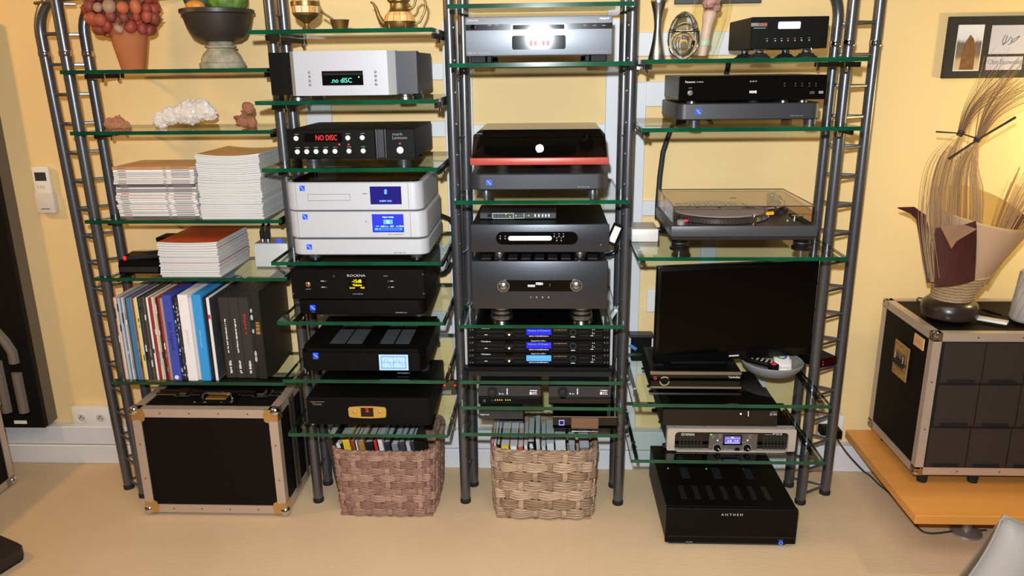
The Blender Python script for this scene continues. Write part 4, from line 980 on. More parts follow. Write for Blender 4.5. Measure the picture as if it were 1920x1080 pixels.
MB().box(-mw/2+.06, mw/2-.06, .028, .055, mz0+.05, mz1-.06, .012, 2, T).build('rear_housing', BLK, t, True)
lg = MB(); lg.box(-.018, .018, -.0012, .0, mz0+.011, mz0+.016, 0, 1, T); lg.build('silver_mark', mat('silver_print', (200,200,205), .4), t)
sx = P(1330, 700, 2.5).x-.03
MB().box(-.03, .03, .03, .048, zr_+.01, mz0+.12, .003, 1, Matrix.Translation((.53, 2.53, 0)) @ Matrix.Rotation(yawm, 4, 'Z')).build('stand_neck', BLK, t)
MB().box(.42, .61, 2.50, 2.65, zr_+.0008, zr_+.012, .003).build('stand_base', BLK, t)
# remotes in a grey felt bowl
bc = Vector((.795, 2.605, zs5))
bw = thing('felt_bowl', 'shallow grey felt bowl holding remote controls under the monitor', 'bowl', bc)
MB().lathe(bc, [(.05, 0), (.085, .012), (.105, .035), (.108, .046), (.104, .050), (.098, .046), (.075, .026), (.02, .020)], 40).build('bowl', mat('grey_felt', (126,124,124), .95, noise_s=180, noise_a=.2), bw, True)
def slab(name, label, cat, c, rot, size, mt, tilt=0.0, bev=.004):
    r = thing(name, label, cat, c)
    T = Matrix.Translation(c) @ Matrix.Rotation(rot, 4, 'Z') @ Matrix.Rotation(tilt, 4, 'X')
    MB().box(-size[0]/2, size[0]/2, -size[1]/2, size[1]/2, 0, size[2], bev, 2, T).build('case', mt, r, True)
    return r, T
r, T = slab('remote_control', 'black remote control with pale keys lying left in the felt bowl', 'remote control', bc+Vector((-.048, -.012, .040)), radians(60), (.042, .12, .015), BLK, radians(4))
kb = MB()
for i in range(3):
    for j in range(5): MB().box(-.014+.011*i, -.008+.011*i, -.045+.016*j, -.038+.016*j, .015, .0175, .0008, 1, T).build('key', mat('pale_key', (176,172,150), .5), r)
r, T = slab('remote_control', 'white remote control with rainbow colour ring in the felt bowl', 'remote control', bc+Vector((.030, -.012, .047)), radians(-8), (.055, .085, .014), WPLAS, radians(14))
n = 24; cols = [(220,50,50), (230,150,40), (90,180,60), (50,110,200)]
for q in range(4):
    b = MB(); vs = []; fs = []
    for i in range(7):
        a = 2*pi*(q*6+i)/n
        for rr in (.011, .019): vs.append(T @ Vector((rr*cos(a), .012+rr*sin(a), .0145)))
    b.add(vs, [(2*i, 2*i+1, 2*i+3, 2*i+2) for i in range(6)]).build('ring_segment', mat('ring_colour_%d' % q, cols[q], .4), r)
r, T = slab('remote_control', 'second white remote under the one with the rainbow ring', 'remote control', bc+Vector((.036, -.020, .0275)), radians(-16), (.055, .08, .012), WPLAS, radians(14))
r = thing('knob', 'red round button puck in the felt bowl between the remotes', 'knob', bc+Vector((-.010, -.058, .034)))
MB().lathe(bc+Vector((-.010, -.058, .034)), [(.018, 0), (.018, .018), (.015, .021)], 20).build('case', BLK, r, True)
MB().lathe(bc+Vector((-.010, -.058, .0552)), [(.011, 0), (.011, .002), (.008, .004)], 18).build('red_cap', mat('red_button', (214,50,72), .4), r, True)
# clock radio, on the ladder rung
cpos = Vector((1.0, 2.655, .525+.0055))
r = thing('alarm_clock', 'black digital clock with red figures between the right ladder tubes', 'clock', cpos)
T = Matrix.Translation(cpos) @ Matrix.Rotation(radians(24), 4, 'Z')
MB().box(-.055, .035, -.02, .12, 0, .034, .003, 1, T).build('case', BLK, r)
dp = MB().box(-.028, .031, -.0215, -.019, .006, .030, 0, 1, T).build('red_window', mat('dark_red_window', (50,4,8), .15), r)
tx = text_mesh('20:00', -.024, .027, -.0222, .010, .026, 'display_text', E_RED, None)
tx.data.transform(T); tx.data.transform(Matrix.Translation(-cpos)); tx.parent = r
# black unit on the power amplifier
z6 = Z4[4]
zy0, zy1 = z6+.006, P(1370, 804.5, 2.385).z
d = Dev('power_amplifier', 'silver-framed rack power amplifier with violet display and two dials', 'amplifier', 1250.5, 804.5, 1492, 853, 2.385, .36, z6, zb=zy0)
d.body(BLK, y0=.03, x_in=.006, z_in=.0015)
MB().box(d.X0+.004, d.X1-.004, d.Y+.014, d.Y+.032, d.Z0+.004, d.Z1-.004).build('fascia', BLKG, d.root)
outer = rrect(d.X0, d.X1, d.Z0, d.Z1, .006, 6); ix0, ix1 = P(1265, 830, d.Y).x, P(1478, 830, d.Y).x; iz0, iz1 = P(1370, 848, d.Y).z, P(1370, 811, d.Y).z
inner = rrect(ix0, ix1, iz0, iz1, .014, 6); n = len(outer)
b = MB(); vs = [(p[0], d.Y, p[1]) for p in outer]+[(p[0], d.Y, p[1]) for p in inner]+[(p[0], d.Y+.03, p[1]) for p in outer]+[(p[0], d.Y+.03, p[1]) for p in inner]
fs = []
for i in range(n):
    j = (i+1) % n
    fs += [(i, j, n+j, n+i), (2*n+i, 2*n+j, j, i), (n+i, n+j, 3*n+j, 3*n+i), (2*n+j, 2*n+i, 3*n+i, 3*n+j)]
b.add(vs, fs).build('silver_frame', mat('warm_silver', (190,180,172), .35, .4), d.root, True)
d.Y += .014
d.rect('centre_panel', 1328.5, 812.5, 1419, 848, mat('panel_taupe', (84,76,72), .5), .004)
d.Y -= .004
sc = d.rect('display_bezel', 1355.5, 815, 1391.5, 834.5, BLKG, .001); d.rect('display', 1358.5, 818, 1388, 832, mat('violet_lcd', (96,84,170), .3, emit=.55), .0016, sc)
d.txt('PX5', 1371, 818.6, 1375.5, 820.6, E_WHITE, 'display_text', .002); d.rect('display_line', 1359.5, 821.6, 1387.5, 822.1, E_CYAN, .002, sc); d.txt('-1.0', 1363, 825, 1371, 827.6, E_WHITE, 'display_text', .002); d.txt('-1.0', 1376, 825, 1384, 827.6, E_WHITE, 'display_text', .002); d.rect('display_line', 1359.5, 829.4, 1387, 830.4, E_CYAN, .002, sc)
for x in (1344.5, 1400.3):
    d.ring('dial_ring', x, 839.5, 7, 8.2, GREYP, .0008); d.btn('dial', x, 839.5, 6.6, BLK, .010, 24)
    c_ = P(x, 839.5, d.Y-.0105); s_ = d.px
    MB().tube([c_+Vector((1.5*s_, 0, -1.5*s_)), c_+Vector((4.8*s_, 0, -4.8*s_))], .0012, 4).build('dial_pointer', WHITE, d.root)
d.btn('green_led', 1333.2, 814.8, 1.3, E_GREEN, .001); 
for x, y, w_ in ((1334.5, 814.5, 5), (1334.5, 817.5, 5), (1334.5, 820.5, 3), (1347, 814.5, 7), (1348, 817.5, 5), (1347, 820.5, 6), (1348, 829, 7), (1391.5, 829, 7), (1404, 814.5, 7), (1404, 817.5, 4), (1403, 820.5, 6), (1357, 840, 5), (1329.5, 837, 4)): d.rect('print_mark', x, y, x+w_, y+1, GREYP, .0005)
for x, y in ((1345.5, 825.5), (1401.5, 825.5)): d.rect('square_key', x-1.4, y-1.4, x+1.4, y+1.4, WPLAS, .001)
d.btn('select_knob', 1382, 843.5, 5, BLK, .007, 18)
d.Y += .004
d.txt('YAMAHA', 1283, 812, 1302.5, 816.8, WHITE, d=.0008); d.ring('emblem', 1280, 814.4, 1.9, 2.7, WHITE, .0008, 16); d.rect('print_mark', 1433, 814.3, 1447, 815.3, GREYP, .0008); d.txt('PX5', 1449, 812.3, 1466.5, 815.8, WHITE, d=.0008)
for gx0, gx1 in ((1272, 1318), (1429, 1474)):
    for i in range(7):
        for j in range(6):
            x = gx0+(gx1-gx0)*i/7; y = 819+4.6*j; d.rect('grille_slot', x+.8, y, x+5.2, y+2.9, mat('slot_grey', (46,46,48), .4, .3), .0009)
for x in (1264, 1320, 1426, 1478): 
    MB().lathe((P(x, 804, d.Y).x, d.Y, d.Z1), [(.003, -.001), (.003, .0008)], 8).build('frame_screw', STEEL, d.root)
d.feet([1268, 1475], 8, RUBBER, off=.03)
d2_ = Dev('media_streamer', 'plain black box with two small lights lying on the silver-framed amplifier', 'hi-fi unit', 1243, 770, 1459, 789.5, 2.40, .34, zy1, zb=zy1+.004, zt=P(1350, 768, 2.40).z)
d2_.body(BLK, y0=.004); d2_.panel(BLKG, t=.006)
d2_.btn('white_led', 1389, 776, 1.6, E_WHITE, .001); 
for y in (771.5, 775, 778.5): d2_.rect('level_light', 1402.4, y, 1403.6, y+1.8, E_WHITE, .0005)
d2_.txt('~6', 1445, 771.5, 1456, 773.4, GREYP); d2_.rect('badge', 1443.5, 774.8, 1448, 779, GREYP, .0005); d2_.rect('badge', 1449.5, 775, 1456.5, 778.6, GREYP, .0005)
d2_.feet([1255, 1448], 5, RUBBER, off=.03)
# big amplifier on the floor
Ya = 2.318
d = Dev('power_amplifier', 'large black power amplifier on the floor with a blue lit button', 'amplifier', 1248, 954.5, 1494.5, 1025, Ya, .45, 0, zb=.012)
d.panel(SATIN, t=.016, bev=.002); d.body(SATIN, y0=.016, x_in=.002, z_in=.001)
zt_ = d.Z1-.001
for i in range(3):
    x = d.X0+.10+i*.115
    MB().box(x-.014, x+.014, Ya+.20, Ya+.43, zt_, zt_+.0012).build('top_strip', DARKS, d.root)
for i in range(7):
    x = d.X0+.07+i*.048
    MB().box(x-.009, x+.009, Ya+.06, Ya+.15, zt_, zt_+.0006).build('vent_strip', mat('vent_black', (30,30,32), .3), d.root)
for x, mt_ in ((d.X0+.045, E_GREEN), (d.X0+.185, E_GREEN), (d.X0+.32, GREYP)): MB().lathe((x, Ya+.27, zt_), [(.0022, 0), (.0016, .002)], 8).build('top_led', mt_, d.root)
d.txt('A N T H E M', 1352.5, 963, 1392.5, 967, mat('silver_print', (200,200,205), .4)); d.txt('~5', 1286, 1014.8, 1298, 1017, GREYP); d.txt('~5', 1459.5, 1011.8, 1468, 1013.2, GREYP)
d.ring('power_ring', 1463.8, 1018, 2.3, 4, mat('blue_ring', (40,90,255), .3, emit=1.6), .0012); d.btn('power_button', 1463.8, 1018, 2.2, DGREY, .001, 14)
d.rect('lower_line', 1250, 1006.5, 1492, 1007.2, mat('line_dark', (44,43,42), .3), .0003)
MB().box(d.X0+.015, d.X1-.03, Ya+.012, Ya+.40, .0, .0125).build('felt_pad', mat('speckled_felt', (52,52,54), .95, noise_s=300, noise_a=.9), d.root)

# ================================================================ BAY 1
k = .00178
# cone of dried berries
b0 = at(250, 2.635, Z1[0], 128)
g = thing('berry_bouquet', 'terracotta cone filled with dried red berry balls on the top left shelf', 'bouquet', b0)
MB().lathe(b0, [(20*k, 0), (21*k, 1*k), (37*k, 82*k), (35*k, 82*k)], 32).build('cone_pot', mat('terracotta', (178,104,62), .75, noise_s=26, noise_a=.10), g, True)
bc_ = b0+Vector((-.012, 0, 100*k)); rnd = random.Random(3); proto = []
BM = [mat('berry_%d' % i, c, .55, noise_s=40, noise_a=.3) for i, c in enumerate([(168,78,52), (150,62,46), (186,98,62), (130,58,46), (168,128,104)])]
pos = []
for ring_, (rr, hh, n_) in enumerate([(47, -27, 14), (58, -10, 17), (60, 8, 17), (56, 26, 15), (46, 42, 12), (28, 54, 8), (8, 60, 2), (40, -12, 8)]):
    for j in range(n_):
        a = 2*pi*j/n_+ring_*.37
        pos.append(bc_+Vector((rr*k*cos(a), rr*k*sin(a)*.85, (hh+rnd.uniform(-4, 4))*k)))
pm = []
for i, c in enumerate(BM):
    o = MB().ball((0, 0, 0), 10*k, 12, (1, 1, 1.12)).build('berry', c, g, True); pm.append(o); proto.append(o.data)
for o in pm: bpy.data.objects.remove(o)
for mm in proto:
    c_ = Vector((0, 0, 0))
    for q in mm.vertices: c_ += q.co
    c_ /= len(mm.vertices)
    for q in mm.vertices: q.co -= c_
for i, p_ in enumerate(pos):
    o = bpy.data.objects.new('berry', proto[rnd.choice((0, 0, 1, 1, 2, 3, 3, 4))]); COL.objects.link(o); o.parent = g; o.location = p_-b0
    s_ = rnd.uniform(.75, 1.2); o.scale = (s_, s_, s_*rnd.uniform(.9, 1.2)); o.rotation_euler = (rnd.uniform(-.5, .5), rnd.uniform(-.5, .5), rnd.uniform(0, 6))
hm = MB(); hm.ball(bc_, 46*k, 14, (1, .85, .9)); hm.build('moss_core', mat('moss_brown', (96,62,46), .9, noise_s=60, noise_a=.4), g)
fr_ = MB()
for j in range(14):
    a = rnd.uniform(0, 6.28); r0 = 54*k; c_ = bc_+Vector((r0*cos(a), r0*sin(a)*.85, rnd.uniform(-24, 30)*k)); e = c_+Vector((cos(a)*18*k, sin(a)*14*k, rnd.uniform(-6, 8)*k))
    fr_.tube([c_, (c_+e)/2+Vector((0, 0, 3*k)), e], [3*k, 4*k, .6*k], 5)
fr_.build('dry_sprig', mat('dry_sprig', (128,92,66), .8), g)
# footed bowl
b0 = at(418, 2.68, Z1[0], 124); 
g = thing('footed_bowl', 'dark wooden bowl on a weathered pale pedestal holding gourds', 'bowl', b0)
H = lambda y: (530-y)/4.32*k
MB().lathe(b0, [(41*k, 0), (42*k, H(526)), (42*k, H(488)), (38.5*k, H(482)), (37.5*k, H(452)), (33*k, H(415)), (26*k, H(385)), (24*k, H(374)), (29*k, H(366)), (29*k, H(352)), (23*k, H(346)), (22*k, H(322)), (27*k, H(316))], 40).build('pedestal', mat('weathered_pedestal', (150,143,122), .75, noise_s=30, noise_a=.95), g, True)
MB().lathe(b0, [(24*k, H(320)), (36*k, H(314)), (48*k, H(284)), (56*k, H(220)), (60*k, H(160)), (63*k, H(112)), (67*k, H(104)), (67*k, H(76)), (64*k, H(70)), (58*k, H(84)), (52*k, H(200)), (20*k, H(280))], 44).build('bowl', mat('dark_bowl_wood', (50,44,40), .42, noise_s=9, noise_a=.45), g, True)
zb = H(150)
def gourd(name, label, c, r, mt, ribs=8, sq=(1, 1, .8), amp=.06):
    b = MB(); vs = []; n = 32; h = 16
    for i in range(1, h):
        for j in range(n):
            t = pi*i/h; a = 2*pi*j/n; q = r*(1+amp*cos(ribs*a)*sin(t))
            vs.append(c+Vector((sin(t)*cos(a)*sq[0]*q, sin(t)*sin(a)*sq[1]*q, cos(t)*sq[2]*r)))
    vs += [c+Vector((0, 0, r*sq[2]*.9)), c-Vector((0, 0, r*sq[2]*.9))]
    fs = [(i*n+j, (i+1)*n+j, (i+1)*n+(j+1) % n, i*n+(j+1) % n) for i in range(h-2) for j in range(n)]+[(len(vs)-2, j, (j+1) % n) for j in range(n)]+[(len(vs)-1, (h-2)*n+(j+1) % n, (h-2)*n+j) for j in range(n)]
    r_ = thing(name, label, 'gourd', c-Vector((0, 0, r*sq[2])))
    b.add(vs, fs).build('flesh', mt, r_, 'all')
    MB().tube([c+Vector((0, 0, r*sq[2]*.85)), c+Vector((.003, 0, r*sq[2]+.010)), c+Vector((.010, 0, r*sq[2]+.020))], [.006, .004, .005], 8).build('stem', mat('gourd_stem', (120,104,70), .8), r_, True)
gourd('gourd', 'dark grey-green gourd at the left of the footed bowl', b0+Vector((-36*k, .006, zb+38*k)), 25*k, mat('grey_green_gourd', (72,86,74), .6, noise_s=30, noise_a=.25), 10, (1, 1, .95), .03)
gourd('gourd', 'small orange gourd at the front of the footed bowl', b0+Vector((-27*k, -30*k, zb+22*k)), 17*k, mat('orange_gourd', (226,140,48), .5, noise_s=20, noise_a=.12), 9, (1, .8, .62), .05)
gourd('gourd', 'large green warty gourd at the right of the footed bowl', b0+Vector((22*k, 0, zb+36*k)), 36*k, mat('warty_green_gourd', (92,124,44), .6, noise_s=36, noise_a=.85, bump=.9), 11, (1, .9, .85), .08)

# minerals on the second shelf
z = Z1[1]
def rock(name, label, cat, pts, mt, seed, rough=.25, sub=3, spikes=0, smat=None, yf=.6):
    """lumpy stone from overlapping blobs, (px, py, radius px)"""
    Y = PZ(pts[0][0], 240, z).y; Y = max(2.58, min(Y, 2.72))
    s_ = P(pts[0][0]+1, 230, Y).x-P(pts[0][0], 230, Y).x
    rn = random.Random(seed)
    b = bmesh.new()
    for px, py, r in pts:
        c = P(px, py, Y); tmp = bmesh.ops.create_icosphere(b, subdivisions=sub, radius=r*s_)
        for q in tmp['verts']:
            nn = q.co.normalized(); f = 1+rough*noise.noise(nn*2.3+Vector((seed, px*.1, 0)))+rough*.5*noise.noise(nn*6+Vector((seed, 0, px*.1)))
            q.co = Vector((q.co.x*f, q.co.y*f*yf, q.co.z*f))+c
            if q.co.z < z: q.co.z = z
    m_ = MB().bm(b)
    zmin = min(q.z for q in m_.v)
    for q in m_.v: q.z -= (zmin-z)
    cx = sum(q.x for q in m_.v)/len(m_.v)
    r_ = thing(name, label, cat, (cx, Y, z)); m_.build('stone', mt, r_)
    if spikes:
        vv = [q for q in m_.v if q.z > z+.012]
        for i in range(spikes):
            q = rn.choice(vv); c = Vector((cx, Y, z+.02)); dr = (q-c).normalized()+Vector((rn.uniform(-.5, .5), rn.uniform(-.6, .2), rn.uniform(-.1, .5))); dr.normalize()
            L_ = rn.uniform(.0005, .0035); MB().tube([q-dr*.006, q+dr*L_, q+dr*(L_+.003)], [.0032, .003, .0004], 6).build('crystal', smat, r_)
    return r_
rock('shell_stone', 'flat brown fluted stone at the left end of the mineral shelf', 'mineral', [(222, 234, 15), (208, 232, 11), (236, 236, 9), (216, 230, 9)], mat('brown_mineral', (170,116,84), .8, noise_s=50, noise_a=.3), 4, .4)
rock('quartz_cluster', 'large white sparkling quartz cluster in the middle of the mineral shelf', 'mineral', [(300, 226, 14), (318, 217, 17), (336, 212, 15), (355, 212, 21), (378, 205, 20), (393, 212, 13), (306, 232, 8)], mat('white_quartz', (214,204,196), .35, noise_s=90, noise_a=.14), 9, .22, 3, 130, mat('quartz_tips', (226,218,212), .12))
r_ = rock('desert_rose', 'reddish brown bladed mineral rose at the right end of the mineral shelf', 'mineral', [(466, 203, 11), (458, 226, 12), (472, 230, 10)], mat('rose_mineral', (150,96,70), .8, noise_s=40, noise_a=.25), 13, .2)
for px, py, rr, ax_ in ((464, 203, 15, (.5, 1, .2)), (470, 206, 14, (1, .6, .3)), (455, 224, 19, (.2, .5, 1)), (466, 228, 16, (.7, 1, .6)), (476, 232, 13, (1, .5, .5)), (460, 214, 13, (.8, .4, 1))):
    Y = 2.64; c = P(px, py, Y); s_ = k*.98
    T = Matrix.Translation(c) @ Vector(ax_).to_track_quat('Z', 'Y').to_matrix().to_4x4()
    m_ = MB(); m_.ball((0, 0, 0), rr*s_, 16, (1, .85, .22)); m_.v = [T @ q for q in m_.v]
    for q in m_.v: q.z = max(q.z, z+.0003)
    m_.build('blade', mat('rose_mineral', (150,96,70), .8), r_, True)

# magazines
_o1 = ['first', 'second', 'third', 'fourth', 'fifth', 'sixth', 'seventh', 'eighth', 'ninth', 'tenth', 'eleventh', 'twelfth', 'thirteenth', 'fourteenth', 'fifteenth', 'sixteenth', 'seventeenth', 'eighteenth', 'nineteenth']
ORD = _o1+['twentieth']+['twenty-'+q for q in _o1[:9]]+['thirtieth']+['thirty-'+q for q in _o1[:9]]
ORD = ['topmost']+ORD[1:]
def magazine_pile(n, x0, x1, y0, dep, z0, th, label, toplabel, grp, cols, spine_front, seed, topmat, sag=0.0, lean=0.0):
    rn = random.Random(seed); zz = z0; pages = mat('magazine_pages', (208,208,208), .8, noise_s=300, noise_a=.06)
    for i in range(n):
        t = th*rn.uniform(.75, 1.3); jx = rn.uniform(-.003, .003)+lean*(i/n); jy = rn.uniform(-.0025, .0025)
        cv = mat('magazine_cover_%d' % (i % len(cols)) + grp[:7], cols[i % len(cols)], .45, noise_s=25, noise_a=.1)
        if i == n-1: cv = topmat
        b = MB(); xs = [x0+jx+(x1-x0)*u/6 for u in range(7)]; X = (x0+x1)/2
        vs = []
        sg = sag*(i/n)
        for yy in (y0+jy, y0+jy+dep):
            for h in (0, t*.86):
                for u, x in enumerate(xs): vs.append((x, yy, zz+h+sg*((u-3)/3)**2))
        def I(a, h, u): return (a*2+h)*7+u
        fs = []; mi = []
        for u in range(6):
            fs += [(I(0, 0, u), I(0, 0, u+1), I(0, 1, u+1), I(0, 1, u)), (I(1, 0, u), I(1, 1, u), I(1, 1, u+1), I(1, 0, u+1)), (I(0, 1, u), I(0, 1, u+1), I(1, 1, u+1), I(1, 1, u)), (I(0, 0, u), I(1, 0, u), I(1, 0, u+1), I(0, 0, u+1))]
            mi += [0 if spine_front else 1, 1, 0, 0]
        fs += [(I(0, 0, 0), I(0, 1, 0), I(1, 1, 0), I(1, 0, 0)), (I(0, 0, 6), I(1, 0, 6), I(1, 1, 6), I(0, 1, 6))]; mi += [1, 1]
        b.add(vs, fs); b.mi = mi
        o = b.build('magazine', [cv, pages]); zz += t
        tag(o, toplabel if i == n-1 else label % ORD[n-1-i], 'magazine', None if i == n-1 else grp)
        if spine_front and t > .006:
            pr = mat('spine_print', (120,116,118), .6)
            for a, c_ in ((.06, .16), (.62, .66), (.72, .95)):
                q = MB(); q.box(xs[0]+(xs[6]-xs[0])*a, xs[0]+(xs[6]-xs[0])*c_, y0+jy-.0003, y0+jy+.001, zz-t*.72, zz-t*.40); q.build('spine_print', mat('spine_print_red', (190,90,90), .6) if i % 9 == 1 and a < .1 else pr, o)
    return zz
W = (214,213,212)
magazine_pile(22, -1.468, -1.190, 2.555, .21, Z1[2], .0079, 'pale-spined magazine, %s from the top of the left pile', 'topmost magazine of the pale-spined left pile with a brown cover', 'pale-spined magazines in the left pile', [(90,84,84), W, (214,208,204), W, (226,214,206), W, (206,204,210), (232,230,226), W, (222,206,202), W, (150,146,150), W], True, 5, mat('brown_cover', (196,140,96), .4, noise_s=9, noise_a=.3))
magazine_pile(38, -1.180, -.965, 2.552, .275, Z1[2], .0054, 'white page-edged magazine, %s from the top of the tall pile', 'topmost magazine of the tall pile with a tan picture cover', 'magazines in the tall pile', [W, (216,212,210), (170,168,170), W, (208,206,206)], False, 6, mat('tan_cover', (204,148,84), .35, noise_s=7, noise_a=.5), .008, .006)
magazine_pile(17, -1.346, -1.136, 2.548, .275, Z1[3], .0068, 'magazine, %s from the top of the red-topped lower pile', 'topmost magazine with a glossy red and orange cover in the lower pile', 'magazines in the lower pile', [W, (216,214,212), (140,138,142), W, (220,214,210), W, (190,60,70)], False, 8, mat('red_orange_cover', (206,78,40), .28, noise_s=5, noise_a=.55), .004)
# grey power box with plugs
yb = PZ(505, 486, Z1[3]).y
r, x0, x1, zt_ = grey_box('power_box', 'small pale grey metal box with two black plugs and blue button beside the red-topped magazines', (475, 457), (541, 487), min(yb, 2.68), .11, Z1[3])
for xx in (x0+.022, x0+.042):
    yy = min(yb, 2.68)+.035
    MB().lathe((xx, yy, zt_), [(.008, 0), (.008, .010), (.007, .012)], 14).build('plug_ring', STEEL, r, True)
    MB().tube([(xx, yy, zt_+.010), (xx, yy, zt_+.036), (xx+.003, yy, zt_+.052), (xx+.006, yy+.012, zt_+.068)], [.0085, .0088, .006, .004], 12).build('black_plug', RUBBER, r, True)
MB().lathe((x0+.085, min(yb, 2.68)+.03, zt_), [(.012, 0), (.012, .004), (.007, .010)], 16).build('blue_button', mat('blue_button', (40,70,255), .3, emit=1.1), r, True)
# black film gadget
yg = max(2.56, PZ(235, 513, Z1[3]).y); x0, x1 = P(222, 500, yg).x, P(299, 500, yg).x
x0 = max(x0, -1.535)
r = thing('cleaning_machine', 'black gadget with red knob and brown block at the left of the lower magazines', 'gadget', ((x0+x1)/2, yg+.1, Z1[3]))
zz = Z1[3]
MB().prism([(yg, zz), (yg+.16, zz), (yg+.16, zz+.05), (yg+.10, zz+.058), (yg+.012, zz+.045), (yg, zz+.030)], 'x', x0, x1).build('body', BLKG, r)
MB().box(x0+.005, x1-.005, yg-.003, yg+.002, zz+.006, zz+.024, .001).build('front_bar', RUBBER, r)
for yy in (yg+.03, yg+.09): MB().cyl((x0+.012, yy, zz+.047), (x1-.012, yy, zz+.058), .009, None, 12).build('roller', RUBBER, r, True)
MB().lathe((x0+.016, yg+.02, zz+.046), [(.005, 0), (.006, .009), (.003, .012)], 12).build('red_knob', E_RED, r, True)
MB().prism([(yg+.17, zz), (yg+.25, zz), (yg+.25, zz+.085), (yg+.175, zz+.075)], 'x', x1-.085, x1-.003).build('wooden_block', mat('brown_block', (150,112,66), .55, noise_s=14, noise_a=.2), r)
MB().box(x1-.088, x1, yg+.165, yg+.25, zz+.0775, zz+.094, .003).build('block_cap', BLK, r)
MB().lathe((x1-.046, yg+.172, zz+.056), [(.008, 0), (.008, -.006), (.004, -.008)], 12, 'y').build('dark_knob', BLK, r, True)

# record sleeves
SL = [(3, (196,168,150), 'pinkish'), (3, (222,200,186), 'pale pink'), (3, (150,132,124), 'taupe'), (4, (172,190,212), 'pale blue'), (3, (108,128,164), 'slate blue'), (3, (206,200,196), 'off-white'), (3, (168,156,152), 'warm grey'), (3, (66,52,58), 'dark plum'), (7.5, (52,124,170), 'teal blue'), (3, (150,112,100), 'dusty brown'), (3, (96,76,132), 'purple'), (4.5, (232,204,60), 'yellow'), (3, (216,212,202), 'ivory'), (3, (40,40,42), 'black'), (4, (70,64,54), 'olive black'), (3.5, (48,46,46), 'charcoal'), (4, (88,80,66), 'dark khaki'), (3, (54,54,58), 'graphite'), (4, (230,226,216), 'white'), (5, (152,40,52), 'dark red'), (4, (222,206,176), 'cream'), (3.5, (202,182,152), 'sand'), (3, (74,52,42), 'dark brown'), (3, (34,32,34), 'matt black'), (4, (176,40,62), 'crimson'), (6.5, (162,148,134), 'stone')]
xcur = -1.5345; z = Z1[4]; rn = random.Random(11)
def sleeve(x, w_, col, label, h=.312, y0=2.548, dep=.305, grp='record sleeves', name='record_sleeve'):
    o_ = MB().box(x, x+w_, y0, y0+dep, z, z+h, min(.0012, w_*.3)).build(name, mat('sleeve_%02x%02x%02x' % col, col, .5, noise_s=30, noise_a=.08), None)
    return tag(o_, label, 'record', grp)
sc_ = (-1.5345+.001, 0)
px2m = .00192
for i, (wp_, c_, nm) in enumerate(SL):
    w_ = wp_*px2m*.98
    o_ = sleeve(xcur, w_-.0004, c_, 'thin %s record sleeve, %s from the ladder end of the row' % (nm, ['first', 'second', 'third', 'fourth', 'fifth', 'sixth', 'seventh', 'eighth', 'ninth', 'tenth', 'eleventh', 'twelfth', 'thirteenth', 'fourteenth', 'fifteenth', 'sixteenth', 'seventeenth', 'eighteenth', 'nineteenth', 'twentieth', 'twenty-first', 'twenty-second', 'twenty-third', 'twenty-fourth', 'twenty-fifth', 'twenty-sixth'][i]), h=.312+rn.uniform(-.003, .002), y0=2.548+rn.uniform(-.002, .003))
    if wp_ <= 4 and i % 2 == 0:
        for q in range(3):
            zq = z+rn.uniform(.03, .27); MB().box(xcur+w_*.2, xcur+w_*.7, 2.5455, 2.5475, zq, zq+rn.uniform(.01, .035)).build('spine_print', rn.choice((WHITE, GREYP, DARKS)), o_)
    xcur += w_
def boxset(w_, col, label, h, y0, dep, txts=()):
    global xcur
    o_ = tag(MB().box(xcur, xcur+w_-.0005, y0, y0+dep, z, z+h, .0015).build('record_box', mat('box_%02x%02x%02x' % col, col, .48, noise_s=25, noise_a=.05)), label, 'record box')
    for s, mt_, a0, a1, b0_, b1_ in txts:
        text_mesh(s, xcur+w_*a0, xcur+w_*a1, y0-.0006, z+h*b0_, z+h*b1_, 'spine_lettering', mt_, o_, vertical='down')
    x_ = xcur; xcur += w_
    return o_, x_
NAVY = mat('navy_print', (24,28,84), .5)
o_, x_ = boxset(.031, (62,76,172), 'thick royal blue record box lettered in navy on its spine', .322, 2.540, .312, [('Jazz Legends', NAVY, .25, .75, .36, .70)])
MB().lathe((x_+.015, 2.5398, z+.014), [(.008, 0), (.008, -.0006)], 20, 'y').build('white_seal', WHITE, o_)
for nm, w_, c_ in (('navy black', .008, (26,28,50)), ('black and white speckled', .009, (54,54,56)), ('mottled black', .008, (40,40,40))):
    o_ = sleeve(xcur, w_-.0004, c_, 'narrow %s sleeve between the blue and white record boxes' % nm, y0=2.551)
    for q in range(16):
        zq = z+rn.uniform(.01, .29); xq = xcur+rn.uniform(.1, .6)*w_; MB().box(xq, xq+w_*.3, 2.549, 2.5505, zq, zq+rn.uniform(.003, .012)).build('spine_print', rn.choice((WHITE, WHITE, GREYP)), o_)
    xcur += w_
boxset(.036, (234,228,230), 'thick white record box with faint pink lettering', .324, 2.540, .312, [('JOHNNY', mat('faint_pink_print', (206,180,182), .6), .35, .62, .38, .60)])
for nm, w_, c_ in (('pale grey', .007, (206,204,208)), ('rose grey', .007, (210,186,188))):
    sleeve(xcur, w_-.0004, c_, 'narrow %s sleeve right of the thick white record box' % nm, y0=2.55); xcur += w_
boxset(.033, (52,150,216), 'thick sky blue record box in the middle of the row', .324, 2.540, .312, [('~12', mat('pale_blue_print', (140,200,236), .6), .40, .55, .40, .60)])
for nm, w_, c_ in (('blue-black', .009, (28,32,44)), ('jet black', .007, (22,22,24))):
    sleeve(xcur, w_-.0004, c_, 'narrow %s sleeve right of the sky blue record box' % nm, y0=2.55); xcur += w_
o_ = sleeve(xcur, .010, (226,226,228), 'white record sleeve with a red sticker, its dark cover facing the black boxes', y0=2.545, dep=.31)
